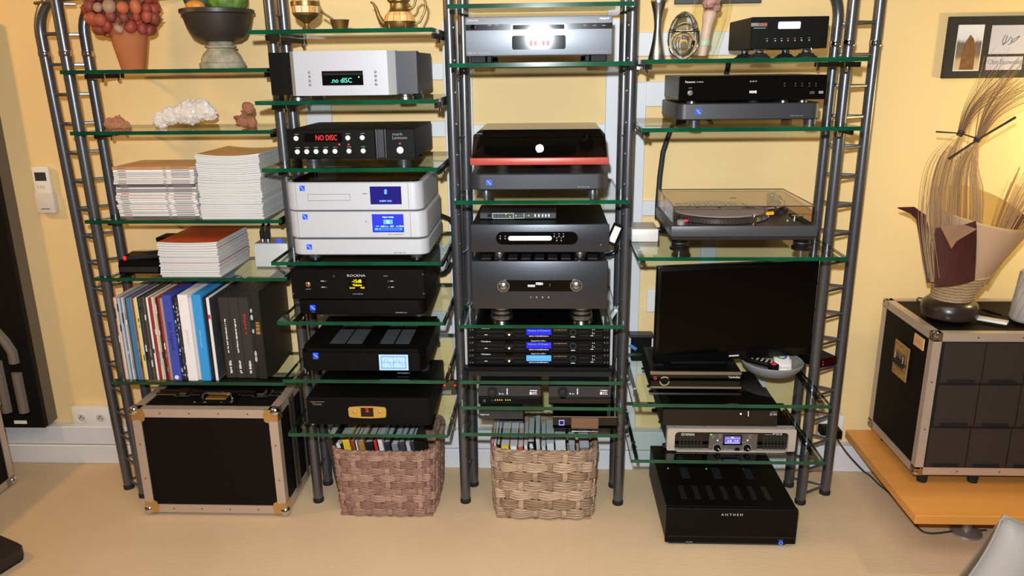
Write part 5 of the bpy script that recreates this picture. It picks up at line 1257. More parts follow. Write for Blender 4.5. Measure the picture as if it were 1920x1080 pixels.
MB().box(xcur+.0095, xcur+.0112, 2.548, 2.853, z+.003, z+.309).build('dark_cover', mat('dark_cover_photo', (62,62,66), .4, noise_s=7, noise_a=.8), o_)
MB().box(xcur+.001, xcur+.009, 2.5435, 2.5455, z+.235, z+.250).build('red_sticker', mat('red_sticker', (200,44,54), .5), o_)
xcur += .030
YB = 2.572; bd = WHITE; RED_ = mat('dim_red_print', (170,40,40), .5); GLD = mat('dim_gold_print', (170,130,56), .5, .3)
BB = (50,46,44)
for nm, t_, m_, w_ in (('nearest the white sleeve', '~20', bd, .036), ('in the middle of the three', '~24', bd, .036), ('with red lettering', '~6', RED_, .037)):
    boxset(w_, BB, 'thick black record box %s' % nm, .305, YB, .285, [(t_, m_, .40, .58, .32, .74) if m_ is bd else (t_, m_, .35, .62, .55, .80), ('~7', bd, .40, .66, .06, .22)])
o_ = sleeve(xcur, .014, (26,26,28), 'narrow black sleeve with white blotches left of the gold-lettered box', y0=YB, dep=.285)
for q in range(10):
    zq = z+rn.uniform(.02, .27); MB().ball((xcur+.007, YB-.0002, zq), rn.uniform(.004, .008), 8, (.7, .12, 1.4)).build('blotch', mat('blotch_white', (176,182,190), .6), o_)
xcur += .0145
boxset(min(.030, -.915-xcur), (30,28,27), 'black record box with gold lettering at the right end of the row', .330, 2.562, .29, [('~4', GLD, .25, .75, .52, .66)])

# ================================================================ FLOOR UNDER THE RACK : flight case
ALUF = mat('case_aluminium', (196,176,160), .36, .45, noise_s=30, noise_a=.06)
BOARD = mat('case_black_board', (13,10,8), .6, noise_s=180, noise_a=.2, spec=.15)
PLATE = mat('warm_steel_plate', (214,176,118), .28, .85)
def flight_case(name, label, x0, x1, y0, y1, z0, z1, seam=None, e=.032, corner=.019, pk=1.0, pmat=None):
    pmat = pmat or PLATE
    r = thing(name, label, 'flight case', ((x0+x1)/2, (y0+y1)/2, 0 if z0 < .1 else z0))
    t = .004
    MB().box(x0+t, x1-t, y0+t, y1-t, z0+t, z1-t).build('board_shell', BOARD, r)
    for ax in 'xyz':
        for a in (0, 1):
            for c in (0, 1):
                b = MB()
                if ax == 'x':
                    Y0, s1 = (y0, 1) if a == 0 else (y1, -1); Zz, s2 = (z0, 1) if c == 0 else (z1, -1)
                    b.prism([(Y0, Zz), (Y0+s1*e, Zz), (Y0+s1*e, Zz+s2*t), (Y0+s1*t, Zz+s2*t), (Y0+s1*t, Zz+s2*e), (Y0, Zz+s2*e)], 'x', x0, x1)
                elif ax == 'y':
                    X_, s1 = (x0, 1) if a == 0 else (x1, -1); Zz, s2 = (z0, 1) if c == 0 else (z1, -1)
                    b.prism([(X_, Zz), (X_+s1*e, Zz), (X_+s1*e, Zz+s2*t), (X_+s1*t, Zz+s2*t), (X_+s1*t, Zz+s2*e), (X_, Zz+s2*e)], 'y', y0, y1)
                else:
                    X_, s1 = (x0, 1) if a == 0 else (x1, -1); Y0, s2 = (y0, 1) if c == 0 else (y1, -1)
                    b.prism([(X_, Y0), (X_+s1*e, Y0), (X_+s1*e, Y0+s2*t), (X_+s1*t, Y0+s2*t), (X_+s1*t, Y0+s2*e), (X_, Y0+s2*e)], 'z', z0, z1)
                b.build('edge_profile', ALUF, r)
    for X_, sx in ((x0, 1), (x1, -1)):
        for Y_, sy in ((y0, 1), (y1, -1)):
            for Z_, sz in ((z0, 1), (z1, -1)):
                cb_ = MB().ball((X_+sx*.008, Y_+sy*.008, Z_+sz*.008), corner, 14).build('ball_corner', CHROME, r, True)
                o2 = MB()
                if sy == 1: o2.prism([(X_-sx*.001, Z_-sz*.001), (X_+sx*.044*pk, Z_-sz*.001), (X_+sx*.050*pk, Z_+sz*.020*pk), (X_+sx*.046*pk, Z_+sz*.044*pk), (X_+sx*.034*pk, Z_+sz*.050*pk), (X_+sx*.026*pk, Z_+sz*.040*pk), (X_-sx*.001, Z_+sz*.044*pk)], 'y', Y_-.0025, Y_+.0005); o2.build('corner_plate', pmat, r)
                o2 = MB(); o2.box(min(X_-sx*.002, X_+sx*.001), max(X_-sx*.002, X_+sx*.001), min(Y_, Y_+sy*.045), max(Y_, Y_+sy*.045*pk), min(Z_, Z_+sz*.045*pk), max(Z_, Z_+sz*.045*pk)); o2.build('corner_plate', pmat, r)
    nx = 4
    for i in range(nx):
        x = x0+(x1-x0)*(i+1)/(nx+1)
        for zz in (z0+e*.5, z1-e*.5): MB().lathe((x, y0, zz), [(.0035, .001), (.0032, -.001), (.0015, -.002)], 8, 'y').build('rivet', mat('rivet_grey', (120,108,98), .4, .6), r, True)
    for i in range(2):
        zz = z0+(z1-z0)*(i+1)/3
        for x in (x0+e*.5, x1-e*.5): MB().lathe((x, y0, zz), [(.0035, .001), (.0032, -.001), (.0015, -.002)], 8, 'y').build('rivet', mat('rivet_grey', (120,108,98), .4, .6), r, True)
    return r
cz1 = P(390, 768, 2.454).z
r = flight_case('flight_case', 'black flight case with aluminium edges standing on the floor under the records', -1.478, -.952, 2.454, 2.80, .014, cz1)
for ys in (2.575, 2.605, 2.70):
    MB().box(-.952, -.949, ys, ys+.022, .03, cz1-.01, .001).build('lid_strip', STEEL, r); MB().box(-1.45, -.98, ys, ys+.020, cz1-.001, cz1+.002, .0005).build('lid_strip', STEEL, r)
for xx in (-1.34, -1.05):
    la = MB().box(xx-.03, xx+.03, 2.555, 2.625, cz1+.001, cz1+.005, .001).build('latch', CHROME, r); MB().box(xx-.014, xx+.014, 2.565, 2.61, cz1+.005, cz1+.013, .003).build('latch_lever', CHROME, la)
    for dx in (-.024, .024):
        for dy in (-.026, .026): MB().lathe((xx+dx, 2.59+dy, cz1+.005), [(.004, 0), (.002, .002)], 8).build('rivet', CHROME, la, True)
ha = MB().box(-1.275, -1.125, 2.50, 2.585, cz1+.0, cz1+.004, .001).build('handle_plate', BLK, r)
MB().tube([(-1.255, 2.545, cz1+.004), (-1.25, 2.545, cz1+.018), (-1.235, 2.545, cz1+.024), (-1.165, 2.545, cz1+.024), (-1.15, 2.545, cz1+.018), (-1.145, 2.545, cz1+.004)], .006, 8).build('grip', CHROME, ha, True)
MB().box(-1.238, -1.162, 2.525, 2.565, cz1+.004, cz1+.010, .002).build('grip_pad', mat('brass_pad', (200,150,80), .3, .8), ha)
for dx in (-.068, -.03, .03, .068):
    for dy in (-.036, .036): MB().lathe((-1.2+dx, 2.5425+dy, cz1+.004), [(.004, 0), (.002, .0022)], 8).build('rivet', CHROME, ha, True)
for x in (-1.43, -1.0):
    for y in (2.50, 2.75): MB().lathe((x, y, 0), [(.016, 0), (.018, .014)], 14).build('foot', RUBBER, r, True)

# baskets of magazines
WV = [mat('wicker_%d' % i, c, .75, noise_s=60, noise_a=.6, stretch=(.4, .4, 3)) for i, c in enumerate([(150,114,98), (136,100,84), (164,128,110)])]
WW = [mat('wicker_pale_%d' % i, c, .75, noise_s=60, noise_a=.7, stretch=(.4, .4, 3)) for i, c in enumerate([(164,136,112), (146,116,92), (180,152,126)])]
def basket(label, x0, x1, y0, y1, h, taper, mats, pitch, rows, strands, amp, seed):
    rn = random.Random(seed); r = thing('wicker_basket', label, 'basket', ((x0+x1)/2, (y0+y1)/2, 0), None)
    cx, cy, hx, hy = (x0+x1)/2, (y0+y1)/2, (x1-x0)/2, (y1-y0)/2; rad = .022
    per = 2*(2*hx+2*hy); n = int(round(per/pitch/2))*2
    def pt(s, z, o):
        f = 1+taper*(z/h-.5)*2; a, b = hx*f+o, hy*f+o
        L = 4*(a+b); u = (s % 1.0)*L
        for (px_, py_, dx, dy, l) in ((-a, -b, 1, 0, 2*a), (a, -b, 0, 1, 2*b), (a, b, -1, 0, 2*a), (-a, b, 0, -1, 2*b)):
            if u <= l: x, y = px_+dx*u, py_+dy*u; break
            u -= l
        q = 6.0; # soften the corners
        m_ = ((abs(x)/a)**q+(abs(y)/b)**q)**(1/q); m_ = max(m_, 1)
        return Vector((cx+x/m_, cy+y/m_, z))
    rh = (h-.016)/rows
    for k_ in range(rows):
        b = MB(); 
        for st in range(strands):
            z0 = .008+rh*k_+rh*(st+.5)/strands; pts = []
            N = n*4
            for i in range(N):
                ph = i/4+(k_ % 2)
                o = amp*cos(pi*ph); wz = rh*.10*sin(pi*ph*1.0+st)*(.5 if st in (0, strands-1) else .2)+rn.uniform(-.0008, .0008)
                pts.append(pt(i/N, max(.006, z0+wz), o+rn.uniform(-.0008, .0008)))
            b.tube(pts, rh/strands*.56, 5, close=True)
        b.build('woven_band', mats[k_ % 3], r, 'all')
    for j in range(n):
        b = MB()
        for e in (-1, 0, 1):
            pts = []
            for i in range(rows*3+1):
                z_ = .006+(h-.012)*i/(rows*3); ph = (z_-.008)/rh-.5
                o = -amp*.85*cos(pi*(j+ph))
                pts.append(pt(j/n+e*.0052/per*1.0, z_, o))
            b.tube(pts, .0040, 5)
        b.build('stake', mats[j % 3], r, 'all')
    for off_ in (0, 1):
        N = n*6; pts = [pt(i/N, h-.004+.004*sin(pi*i/3+pi*off_), .004*cos(pi*i/3+pi*off_)) for i in range(N)]
        MB().tube(pts, .0058, 6, close=True).build('rim_rope', mats[off_], r, 'all')
    MB().box(cx-hx*.94, cx+hx*.94, cy-hy*.94, cy+hy*.94, .002, .010).build('basket_floor', mats[1], r)
    return h
hb1 = P(700, 848, 2.455).z; hb2 = P(1018, 848, 2.45).z
basket('brown woven basket of tilted magazines under the gold-plaque amplifier', -.770, -.408, 2.462, 2.765, hb1, .03, WV, .0385, 9, 4, .0048, 1)
basket('coarse pale brown woven basket of magazines in the centre bay', -.196, .168, 2.46, 2.76, hb2, .02, WW, .052, 7, 4, .0065, 2)
PAGES = mat('book_pages', (204,204,208), .8, noise_s=260, noise_a=.08)
def book(px0, px1, py, col, label, lean, hgt, zf, y0, dep, txt_=None, grp=None):
    """spine towards the room, leaning sideways; px0..px1 at the basket rim row py"""
    xa = P(px0, py, y0).x; xb = P(px1, py, y0).x; zr = P((px0+px1)/2, py, y0).z; w_ = (xb-xa)*cos(lean)
    cv = mat('cover_%02x%02x%02x' % col, col, .45, noise_s=30, noise_a=.08)
    # local box: x 0..w, z -low..+up, hinge at rim row
    low = (zr-zf)/cos(lean); up = hgt
    T = Matrix.Translation((xa, 0, zr)) @ Matrix.Rotation(lean, 4, 'Y')
    c_ = MB(); t_ = min(.0016, w_*.2); 
    c_.box(0, t_, y0, y0+dep, -low, up, 0, 1, T); c_.box(w_-t_, w_, y0, y0+dep, -low, up, 0, 1, T); c_.box(0, w_, y0, y0+.002, -low, up, 0, 1, T)
    zmin = min(q.z for q in c_.v); sh = Vector((0, 0, zf-zmin))
    base = Vector((sum(q.x for q in c_.v)/len(c_.v), y0+dep/2, zf))
    r = thing('book', label, 'book', base, grp)
    c_.v = [q+sh for q in c_.v]; c_.build('cover', cv, r)
    p_ = MB(); p_.box(t_, w_-t_, y0+.002, y0+dep-.003, -low+.002, up-.003, 0, 1, T); p_.v = [q+sh for q in p_.v]; p_.build('page_block', PAGES, r)
    if txt_:
        o_ = text_mesh(txt_[0], w_*.2, w_*.8, y0-.0006, txt_[2], txt_[3], 'spine_lettering', txt_[1], None, vertical='down')
        o_.data.transform(T); o_.data.transform(Matrix.Translation(sh-base)); o_.parent = r
B1 = [(614, 628.5, (28,28,30), 'black book with grey page edges at the left of the left basket', 14), (630, 643, (34,34,36), 'black book with white spine lettering, second in the left basket', 14), (645, 659.5, (226,182,36), 'yellow-spined magazine in the left basket', 13), (660.5, 668, (140,66,44), 'rust-brown thin book in the left basket', 12), (668.8, 673, (222,220,216), 'thin white magazine in the left basket', 12), (674, 686, (156,116,52), 'ochre-spined book leaning in the left basket', 10), (687.5, 702, (24,24,27), 'matt black thick book in the middle of the left basket', 9), (703, 710, (198,36,46), 'red-spined magazine in the left basket', 9), (711, 721, (208,206,206), 'white magazine right of the red spine in the left basket', 9), (722.5, 734, (38,38,41), 'black box-like book in the left basket', 8), (735, 748, (120,120,124), 'grey book in the left basket', 7), (750, 761, (58,58,62), 'dark grey book near the right of the left basket', 7), (762.5, 771, (176,176,180), 'pale grey booklet right end of the left basket', 6), (772.5, 779, (52,48,48), 'charcoal booklet, last in the left basket', 5)]
rn = random.Random(2)
for i, (a, b, c, lb, ln) in enumerate(B1):
    book(a, b, 843, c, lb, radians(-9), .030+rn.uniform(-.012, .012), .012, 2.484+rn.uniform(0, .012), .20, ('~5', WHITE, .0, .026) if i == 1 else None, 'books in the left basket')
B2 = [(922.5, 926.5, (214,52,84), 'pink-spined thin magazine in the centre basket', 7, .03), (927, 931.5, (226,216,190), 'cream thin magazine in the centre basket', 7, .028), (932.5, 938.5, (34,34,38), 'black thin book in the centre basket', 7, .026), (940, 955, (228,184,34), 'thick yellow magazine in the centre basket', 5, .02), (957, 970, (224,224,226), 'white-spined magazine in the centre basket', 5, .018), (971.5, 981.5, (222,72,54), 'orange-red magazine in the centre basket', 5, .016), (983, 990, (214,214,218), 'pale magazine next to the black lettered book', 5, .022), (991, 1003, (30,30,32), 'tall black book with white lettering in the centre basket', 5, .036), (1005.5, 1014, (176,178,182), 'grey page-edged magazine right of the black book', 4, .05), (1015.5, 1024, (190,190,192), 'light grey magazine in the middle of the centre basket', 4, .018), (1025.5, 1040, (200,200,204), 'thick pale magazine block in the centre basket', 3, .03), (1041.5, 1062, (196,196,198), 'widest pale magazine block in the centre basket', 2, .04), (1067, 1079, (150,150,156), 'narrow grey magazine bundle right of the pale block', 1, .024), (1087, 1106, (112,112,118), 'dark grey magazine bundle at the right of the centre basket', 0, .012)]
for i, (a, b, c, lb, ln, up) in enumerate(B2):
    book(a, b, 846, c, lb, radians(-4), up, .012, 2.486+rn.uniform(0, .01), .20, ('~6', WHITE, .0, .03) if i == 7 else None, 'magazines in the centre basket')

# ================================================================ LEFT EDGE
# acoustic panel on the wall
PX1 = -2.052; PX0 = -2.66; PZ0 = .183; PZT = 1.78
g = thing('acoustic_panel', 'dark wall panel with wavy raised bars at the left edge', 'acoustic panel', ((PX0+PX1)/2, 2.84, PZ0))
MB().box(PX0, PX1, 2.815, WY-.0005, PZ0, PZT, .002).build('back_box', mat('panel_side_grey', (104,92,80), .7, noise_s=40, noise_a=.08), g)
PB = mat('panel_black', (14,13,13), .6, noise_s=60, noise_a=.15, spec=.2)
for a in ((PX0, PX1, PZ0, PZ0+.055), (PX0, PX1, PZT-.055, PZT), (PX1-.045, PX1, PZ0+.055, PZT-.055), (PX0, PX0+.045, PZ0+.055, PZT-.055)): MB().box(a[0], a[1], 2.793, 2.816, a[2], a[3]).build('front_frame', PB, g)
MB().box(PX0+.04, PX1-.04, 2.806, 2.8155, PZ0+.05, PZT-.05).build('recess', PB, g)
BARM = mat('panel_bar_grey', (116,104,94), .55, noise_s=30, noise_a=.06)
for i in range(7):
    xb = PX1-.082-i*.072
    def sh(z): 
        t = 0
        for z0_, d_ in ((.46, -1), (.78, 1), (1.12, -1), (1.42, 1)):
            u = min(1, max(0, (z-z0_-.045*((i+1) % 3))/.13)); t += d_*u*u*(3-2*u)
        return t*.066
    cuts = [PZ0+.062, .44+.05*(i % 3), .92+.04*((i+1) % 3), 1.36, PZT-.062]
    for s in range(4):
        za, zb2 = cuts[s]+(.02 if s else 0), cuts[s+1]-.02
        pts = [(xb+sh(za+(zb2-za)*q/10), 2.807, za+(zb2-za)*q/10) for q in range(11)]
        if min(p[0] for p in pts) > PX0+.055: MB().tube(pts, .021, 8).build('wavy_bar', BARM, g, True)
MB().box(PX1-.125, PX1-.072, 2.7915, 2.7935, PZ0+.016, PZ0+.030).build('white_label', WPLAS, g)
# remote in its wall holder
rx0, rx1 = P(64, 350, 2.865).x+.004, P(99, 350, 2.865).x; rz0, rz1 = P(88, 399, 2.865).z, P(72, 312, 2.865).z
g = thing('wall_remote', 'white remote control in a wall holder left of the ladder column', 'remote control', ((rx0+rx1)/2, 2.87, rz0))
zm = rz0+(rz1-rz0)*.50
MB().box(rx0+.002, rx1-.002, 2.856, 2.872, rz0+.01, rz1, .004, 2).build('case', WPLAS, g, True)
MB().box(rx0-.002, rx1+.002, 2.852, WY-.0005, rz0, zm-.01, .004, 2).build('holder', mat('holder_white', (216,206,198), .5), g, True)
MB().box(rx0+.012, rx1-.014, 2.8548, 2.8565, rz0+(rz1-rz0)*.70, rz0+(rz1-rz0)*.88).build('lcd', mat('lcd_dark', (56,58,56), .3), g)
for dx in (.014, .026, .036): MB().box(rx0+dx, rx0+dx+.007, 2.8545, 2.8565, zm+.006, zm+.018, .001).build('key', mat('key_beige', (206,196,176), .5), g)
MB().box(rx0+.018, rx1-.018, 2.8512, 2.8525, rz0+.016, rz0+.0185).build('holder_slot', DARKS, g)
# silver case at far left
c0 = PZ(30, 907, .0)
flight_case('flight_case', 'aluminium-edged dark case cut by the left edge of the picture', c0.x-.45, c0.x, c0.y-.60, c0.y, .012, .36, e=.028, pk=.6, pmat=STEEL)
for o_ in [q for q in COL.objects if q.name.startswith('flight_case')]: pass
# black plinth of a speaker, bottom left
cA = PZ(46, 1023, .05); cB = PZ(-60, 978, .05); cC = PZ(-60, 1088, .05)
e1 = (cB-cA); e2 = (cC-cA); pts = []
def L2(a, b, t): return a+(b-a)*t
corner = [(cA+e1*.12), (cA+e1*.03+e2*.015), (cA+e1*.01+e2*.05), (cA+e2*.12)]
poly = [(cA+e1*4)]+corner+[(cA+e2*2.2), (cA+e1*4+e2*2.2)]
g = thing('floor_plinth', 'black rounded plinth corner on the carpet at the bottom left', 'plinth', (cA.x-.2, cA.y, 0))
MB().prism([(q.x, q.y) for q in poly], 'z', .012, .050).build('slab', mat('plinth_black', (38,32,32), .5, noise_s=60, noise_a=.15), g)
MB().prism([(q.x+.004*(-1), q.y) for q in poly], 'z', .0, .0125).build('rubber_base', RUBBER, g)

# ================================================================ RIGHT SIDE
BZ = .190
bx0 = 1.172
BW = mat('orange_beech', (222,150,74), .36, noise_s=5, noise_a=.10, stretch=(.5, 8, 8))
g = thing('bench', 'low orange wooden bench under the drawer case on the right', 'bench', (2.3, 2.53, 0))
MB().box(bx0, 3.6, 2.222, 2.828, BZ-.032, BZ, .002).build('seat_board', BW, g)
fp = PZ(1812, 992, 0.012); fp.y = max(fp.y, 2.30)
for x in (fp.x, 2.3, 3.2):
    for y in (fp.y, 2.70):
        MB().lathe((x, y, 0), [(.052, 0), (.050, .006), (.030, .012), (.016, .014), (.016, BZ-.033), (.03, BZ-.0322)], 24).build('leg', mat('dull_silver_leg', (168,164,160), .35, .7), g, True)
# drawer case
CZ0 = BZ+.045; fl_ = PZ(1713, 890, CZ0); CX0, CY0 = fl_.x, fl_.y; CZ1 = P(1757, 625, CY0).z; CX1 = CX0+.70
r = flight_case('drawer_case', 'black flight case full of small drawers on the wooden bench', CX0, CX1, CY0, 2.79, CZ0, CZ1, e=.028, corner=.013, pk=.55, pmat=STEEL)
r['category'] = 'flight case'
r.location.z = BZ
for o_ in r.children: o_.location.z -= BZ-CZ0
for x in (CX0+.05, CX0+.22, CX1-.05):
    for y in (CY0+.04, 2.74): MB().lathe((x, y, BZ), [(.016, 0), (.018, .03), (.018, CZ0-BZ+.002)], 14).build('foot', RUBBER, r, True)
DRW = mat('drawer_brown_black', (46,37,34), .55, noise_s=90, noise_a=.1)
ix0, ix1 = CX0+.030, CX1-.030; izs = [CZ0+.028, P(1800, 801, CY0).z, P(1800, 720, CY0).z, CZ1-.028]
MB().box(ix0, ix1, CY0+.001, CY0+.006, izs[0], izs[3]).build('drawer_back', DARKS, r)
cw = .1325
for row in range(3):
    x = ix0+(.006 if row else 0)
    for c_ in range(5):
        xa, xb = x+cw*c_+.002, min(x+cw*(c_+1)-.002, ix1)
        if xb-xa < .03: continue
        za, zb2 = izs[row]+.004, izs[row+1]-.004
        df = MB().prism([(CY0-.004, za+.012), (CY0-.001, zb2), (CY0+.004, zb2), (CY0+.004, za), (CY0-.001, za)], 'x', xa, xb).build('drawer', DRW, r)
        MB().box(xa+.022, xb-.020, CY0-.008, CY0-.002, za+.003, za+.013, .002).build('handle_slot', DARKS, df)
# side handle and wooden name plate on the left face
hp = [P_ for P_ in ()]
def side(px, py): # on the plane X = CX0
    d_ = _ray(px, py); return CAM+d_*(CX0/d_.x)
ha_, hb_ = side(1668, 640), side(1709, 716)
hy0, hy1 = min(ha_.y, hb_.y), max(ha_.y, hb_.y); hc = side(1690, 676)
hl = .055; hh_ = .062
pl = MB().box(CX0-.004, CX0+.001, hc.y-hl, hc.y+hl, hc.z-hh_, hc.z+hh_, .0015).build('handle_plate', PLATE, r)
MB().box(CX0-.0055, CX0-.003, hc.y-.036, hc.y+.036, hc.z-.030, hc.z+.030).build('handle_recess', STEEL, pl)
MB().cyl((CX0-.010, hc.y-.036, hc.z-.008), (CX0-.010, hc.y+.036, hc.z-.008), .008, None, 10).build('handle_bar', RUBBER, pl, True)
for dy in (-.03, .03): MB().cyl((CX0-.010, hc.y+dy, hc.z+.024), (CX0-.010, hc.y+dy, hc.z-.008), .003, None, 8).build('handle_link', CHROME, pl, True)
for dy in (-.046, 0, .046):
    for dz in (-.052, .052): MB().lathe((CX0-.004, hc.y+dy, hc.z+dz), [(.004, 0), (.002, -.0025)], 8, 'x').build('rivet', STEEL, pl, True)
lc = side(1724, 641)
lb = MB().box(CX0-.0035, CX0+.001, lc.y-.034, lc.y+.034, lc.z-.020, lc.z+.020, .0008).build('name_plate', mat('tan_plate', (214,166,112), .5), r)
sq = MB()
for i in range(6):
    a = lc.y+.024-i*.009; sq.tube([(CX0-.004, a, lc.z-.004), (CX0-.004, a-.002, lc.z+.006), (CX0-.004, a-.006, lc.z-.003)], .0007, 4)
sq.build('faint_marks', mat('plate_ink', (150,104,70), .6), lb)

# ---- palm-fibre lamp
lf = PZ(1778, 611, CZ1+.001)
LY = lf.y+.083; L0 = Vector((P(1778, 590, LY).x, LY, CZ1+.004))
s_ = P(1779, 560, LY).x-P(1778, 560, LY).x
g = thing('palm_lamp', 'lamp of palm husks and fibres with paper cone shade on a dark wooden base', 'lamp', L0)
MB().lathe(L0, [(40*s_, 0), (49*s_, 6*s_), (51*s_, 18*s_), (48*s_, 30*s_), (40*s_, 38*s_), (30*s_, 41*s_)], 36).build('base', mat('dark_turned_wood', (44,33,29), .3, noise_s=6, noise_a=.2), g, True)
b = MB()
for i in range(9):
    t = i/8; rr = (33+13*t)*s_; zz = L0.z+(40+48*t)*s_
    b.tube([(L0.x+13*t*s_+rr*cos(2*pi*j/40), L0.y+rr*sin(2*pi*j/40), zz+.0008*sin(j*1.7+i)) for j in range(40)], 3.4*s_, 6, close=True)
b.build('wicker_band', mat('pale_wicker', (170,140,100), .8, noise_s=110, noise_a=.3), g, 'all')
PAPER = bpy.data.materials.new('paper_shade'); PAPER.use_nodes = True
_n = PAPER.node_tree; _b = _n.nodes['Principled BSDF']; _b.inputs['Base Color'].default_value = lin((226,204,170))+(1,); _b.inputs['Roughness'].default_value = .7
_t = _n.nodes.new('ShaderNodeBsdfTranslucent'); _t.inputs[0].default_value = lin((226,190,120))+(1,); _m = _n.nodes.new('ShaderNodeMixShader'); _m.inputs[0].default_value = .5
_n.links.new(_b.outputs[0], _m.inputs[1]); _n.links.new(_t.outputs[0], _m.inputs[2]); _n.links.new(_m.outputs[0], _n.nodes['Material Output'].inputs[0])
n = 48; vs = []; fs = []
for i in range(9):
    t = i/8
    for j in range(n):
        a = 2*pi*j/n; front = max(0, -sin(a))
        back = max(0, sin(a)); top = (205-12*cos(a)-14*front+38*back)*s_; h0 = 66*s_
        rr = (37+(84-37)*t)*s_
        vs.append(L0+Vector((rr*cos(a)+(10+24*t)*s_, rr*sin(a), h0+(top-h0)*t)))
fs = [(i*n+j, i*n+(j+1) % n, (i+1)*n+(j+1) % n, (i+1)*n+j) for i in range(8) for j in range(n)]
b = MB(); b.add(vs, fs); b.build('paper_cone', PAPER, g, 'all')
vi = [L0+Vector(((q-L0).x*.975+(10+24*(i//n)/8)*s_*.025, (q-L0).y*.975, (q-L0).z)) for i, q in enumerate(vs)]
b = MB(); b.add(vi, fs); b.build('painted_glow_lining', mat('painted_glow_lining', (214,164,62), .6, noise_s=12, noise_a=.05), g, 'all')  # added inner cone; its gold colour paints in the glow of a bulb
def leaf(name, pts, widths, mt, thick=.002, ydir=(0, 1, 0), curl=.0):
    """strip along 3-D points with a width per point; curved section"""
    b = MB(); vs = []; m_ = 5
    for i, p_ in enumerate(pts):
        a = pts[max(0, i-1)]; c_ = pts[min(len(pts)-1, i+1)]; t = (Vector(c_)-Vector(a)).normalized(); sd = t.cross(Vector(ydir)).normalized(); nn = sd.cross(t)
        for q in range(m_):
            u = q/(m_-1)*2-1; vs.append(Vector(p_)+sd*u*widths[i]+nn*curl*(u*u)*widths[i])
        for q in range(m_):
            u = 1-q/(m_-1)*2; vs.append(Vector(p_)+sd*u*widths[i]+nn*(curl*(u*u)*widths[i]+thick))
    k_ = 2*m_
    fs = [(i*k_+q, i*k_+(q+1) % k_, (i+1)*k_+(q+1) % k_, (i+1)*k_+q) for i in range(len(pts)-1) for q in range(k_)]
    fs += [list(range(k_))[::-1], [(len(pts)-1)*k_+q for q in range(k_)]]
    b.add(vs, fs); return b.build(name, mt, g, True)
HUSK = mat('husk_brown', (70,34,30), .4, noise_s=16, noise_a=.4, stretch=(6, 6, .6)); HUSKL = mat('husk_underside', (150,112,84), .5, noise_s=20, noise_a=.2)
yf = LY-72*s_
leaf('front_husk', [P(1795, 534, yf), P(1796, 500, yf-.006), P(1797, 465, yf-.012), P(1797, 436, yf-.018), P(1797, 424, yf-.020)], [35*s_, 36*s_, 36*s_, 36*s_, 34*s_], HUSK, .003, (0, 1, 0), .25)
MB().prism([(P(1762, 424, yf-.03).x, P(1790, 424, yf-.03).z), (P(1783, 466, yf-.03).x, P(1783, 466, yf-.03).z), (P(1792, 452, yf-.03).x, P(1792, 452, yf-.03).z), (P(1831, 429, yf-.03).x, P(1831, 429, yf-.03).z), (P(1808, 421, yf-.03).x, P(1808, 421, yf-.03).z)], 'y', yf-.034, yf-.031).build('folded_tip', HUSKL, g)
leaf('left_husk', [P(1746, 530, LY-.02), P(1741, 490, LY-.01), P(1735, 440, LY), P(1728, 408, LY), P(1712, 395, LY-.005), P(1684, 390, LY-.01)], [7*s_, 9*s_, 10*s_, 9*s_, 7*s_, 1*s_], HUSK, .003, (0, 1, .1), .3)
leaf('right_husk', [P(1838, 530, LY-.03), P(1858, 492, LY-.02), P(1880, 455, LY-.01), P(1900, 428, LY), P(1922, 415, LY), P(1950, 408, LY+.01)], [9*s_, 14*s_, 18*s_, 18*s_, 14*s_, 3*s_], HUSK, .003, (0, 1, .1), .3)
def bundle(name, segs, count, r0, mt, seed):
    """fibres following key points; each key: (px, py, Y, spread px)"""
    rn = random.Random(seed); b = MB()
    for f in range(count):
        u = max(-1, min(1, rn.gauss(0, .45))); v = rn.gauss(0, .4); kp = []; pts = []; n_ = len(segs)
        for i, a in enumerate(segs):
            p_, q_ = segs[max(0, i-1)], segs[min(n_-1, i+1)]; d_ = Vector((q_[0]-p_[0], q_[1]-p_[1])).normalized()
            kp.append(P(a[0]-d_.y*u*a[3], a[1]+d_.x*u*a[3], a[2]+v*a[3]*s_))
        for i in range(n_-1):
            p0, p1, p2, p3 = kp[max(0, i-1)], kp[i], kp[i+1], kp[min(n_-1, i+2)]
            for q in range(6+(i == n_-2)):
                t = q/6; pts.append(.5*((2*p1)+(p2-p0)*t+(2*p0-5*p1+4*p2-p3)*t*t+(3*p1-p0-3*p2+p3)*t*t*t))
        k_ = rn.uniform(.78, 1.0); pts = pts[:max(6, int(len(pts)*k_))]
        b.tube(pts, [r0*(1-.6*i/len(pts)) for i in range(len(pts))], 3, caps=False)
    o_ = b.build(name, mt, g, 'all'); o_['kind'] = 'stuff'
FIB = [mat('palm_fibre_%d' % i, c, .7) for i, c in enumerate([(182,146,108), (158,122,90), (196,162,124)])]
YT = LY-.03
bundle('fibre_bundle', [(1770, 520, YT-.04, 34), (1758, 400, YT-.04, 36), (1772, 310, YT, 34), (1801, 251, YT, 6)], 70, .0011, FIB[0], 1)
bundle('fibre_bundle', [(1801, 251, YT, 6), (1822, 205, YT, 16), (1860, 165, YT, 34), (1905, 130, YT, 60)], 60, .0009, FIB[1], 2)
bundle('fibre_bundle', [(1800, 470, YT-.05, 22), (1800, 400, YT-.02, 34), (1806, 320, YT-.02, 26), (1833, 261, YT-.02, 6)], 70, .0012, FIB[0], 3)
bundle('fibre_bundle', [(1833, 261, YT-.02, 6), (1855, 210, YT-.02, 20), (1892, 165, YT-.02, 40), (1945, 120, YT-.02, 70)], 70, .0009, FIB[1], 4)
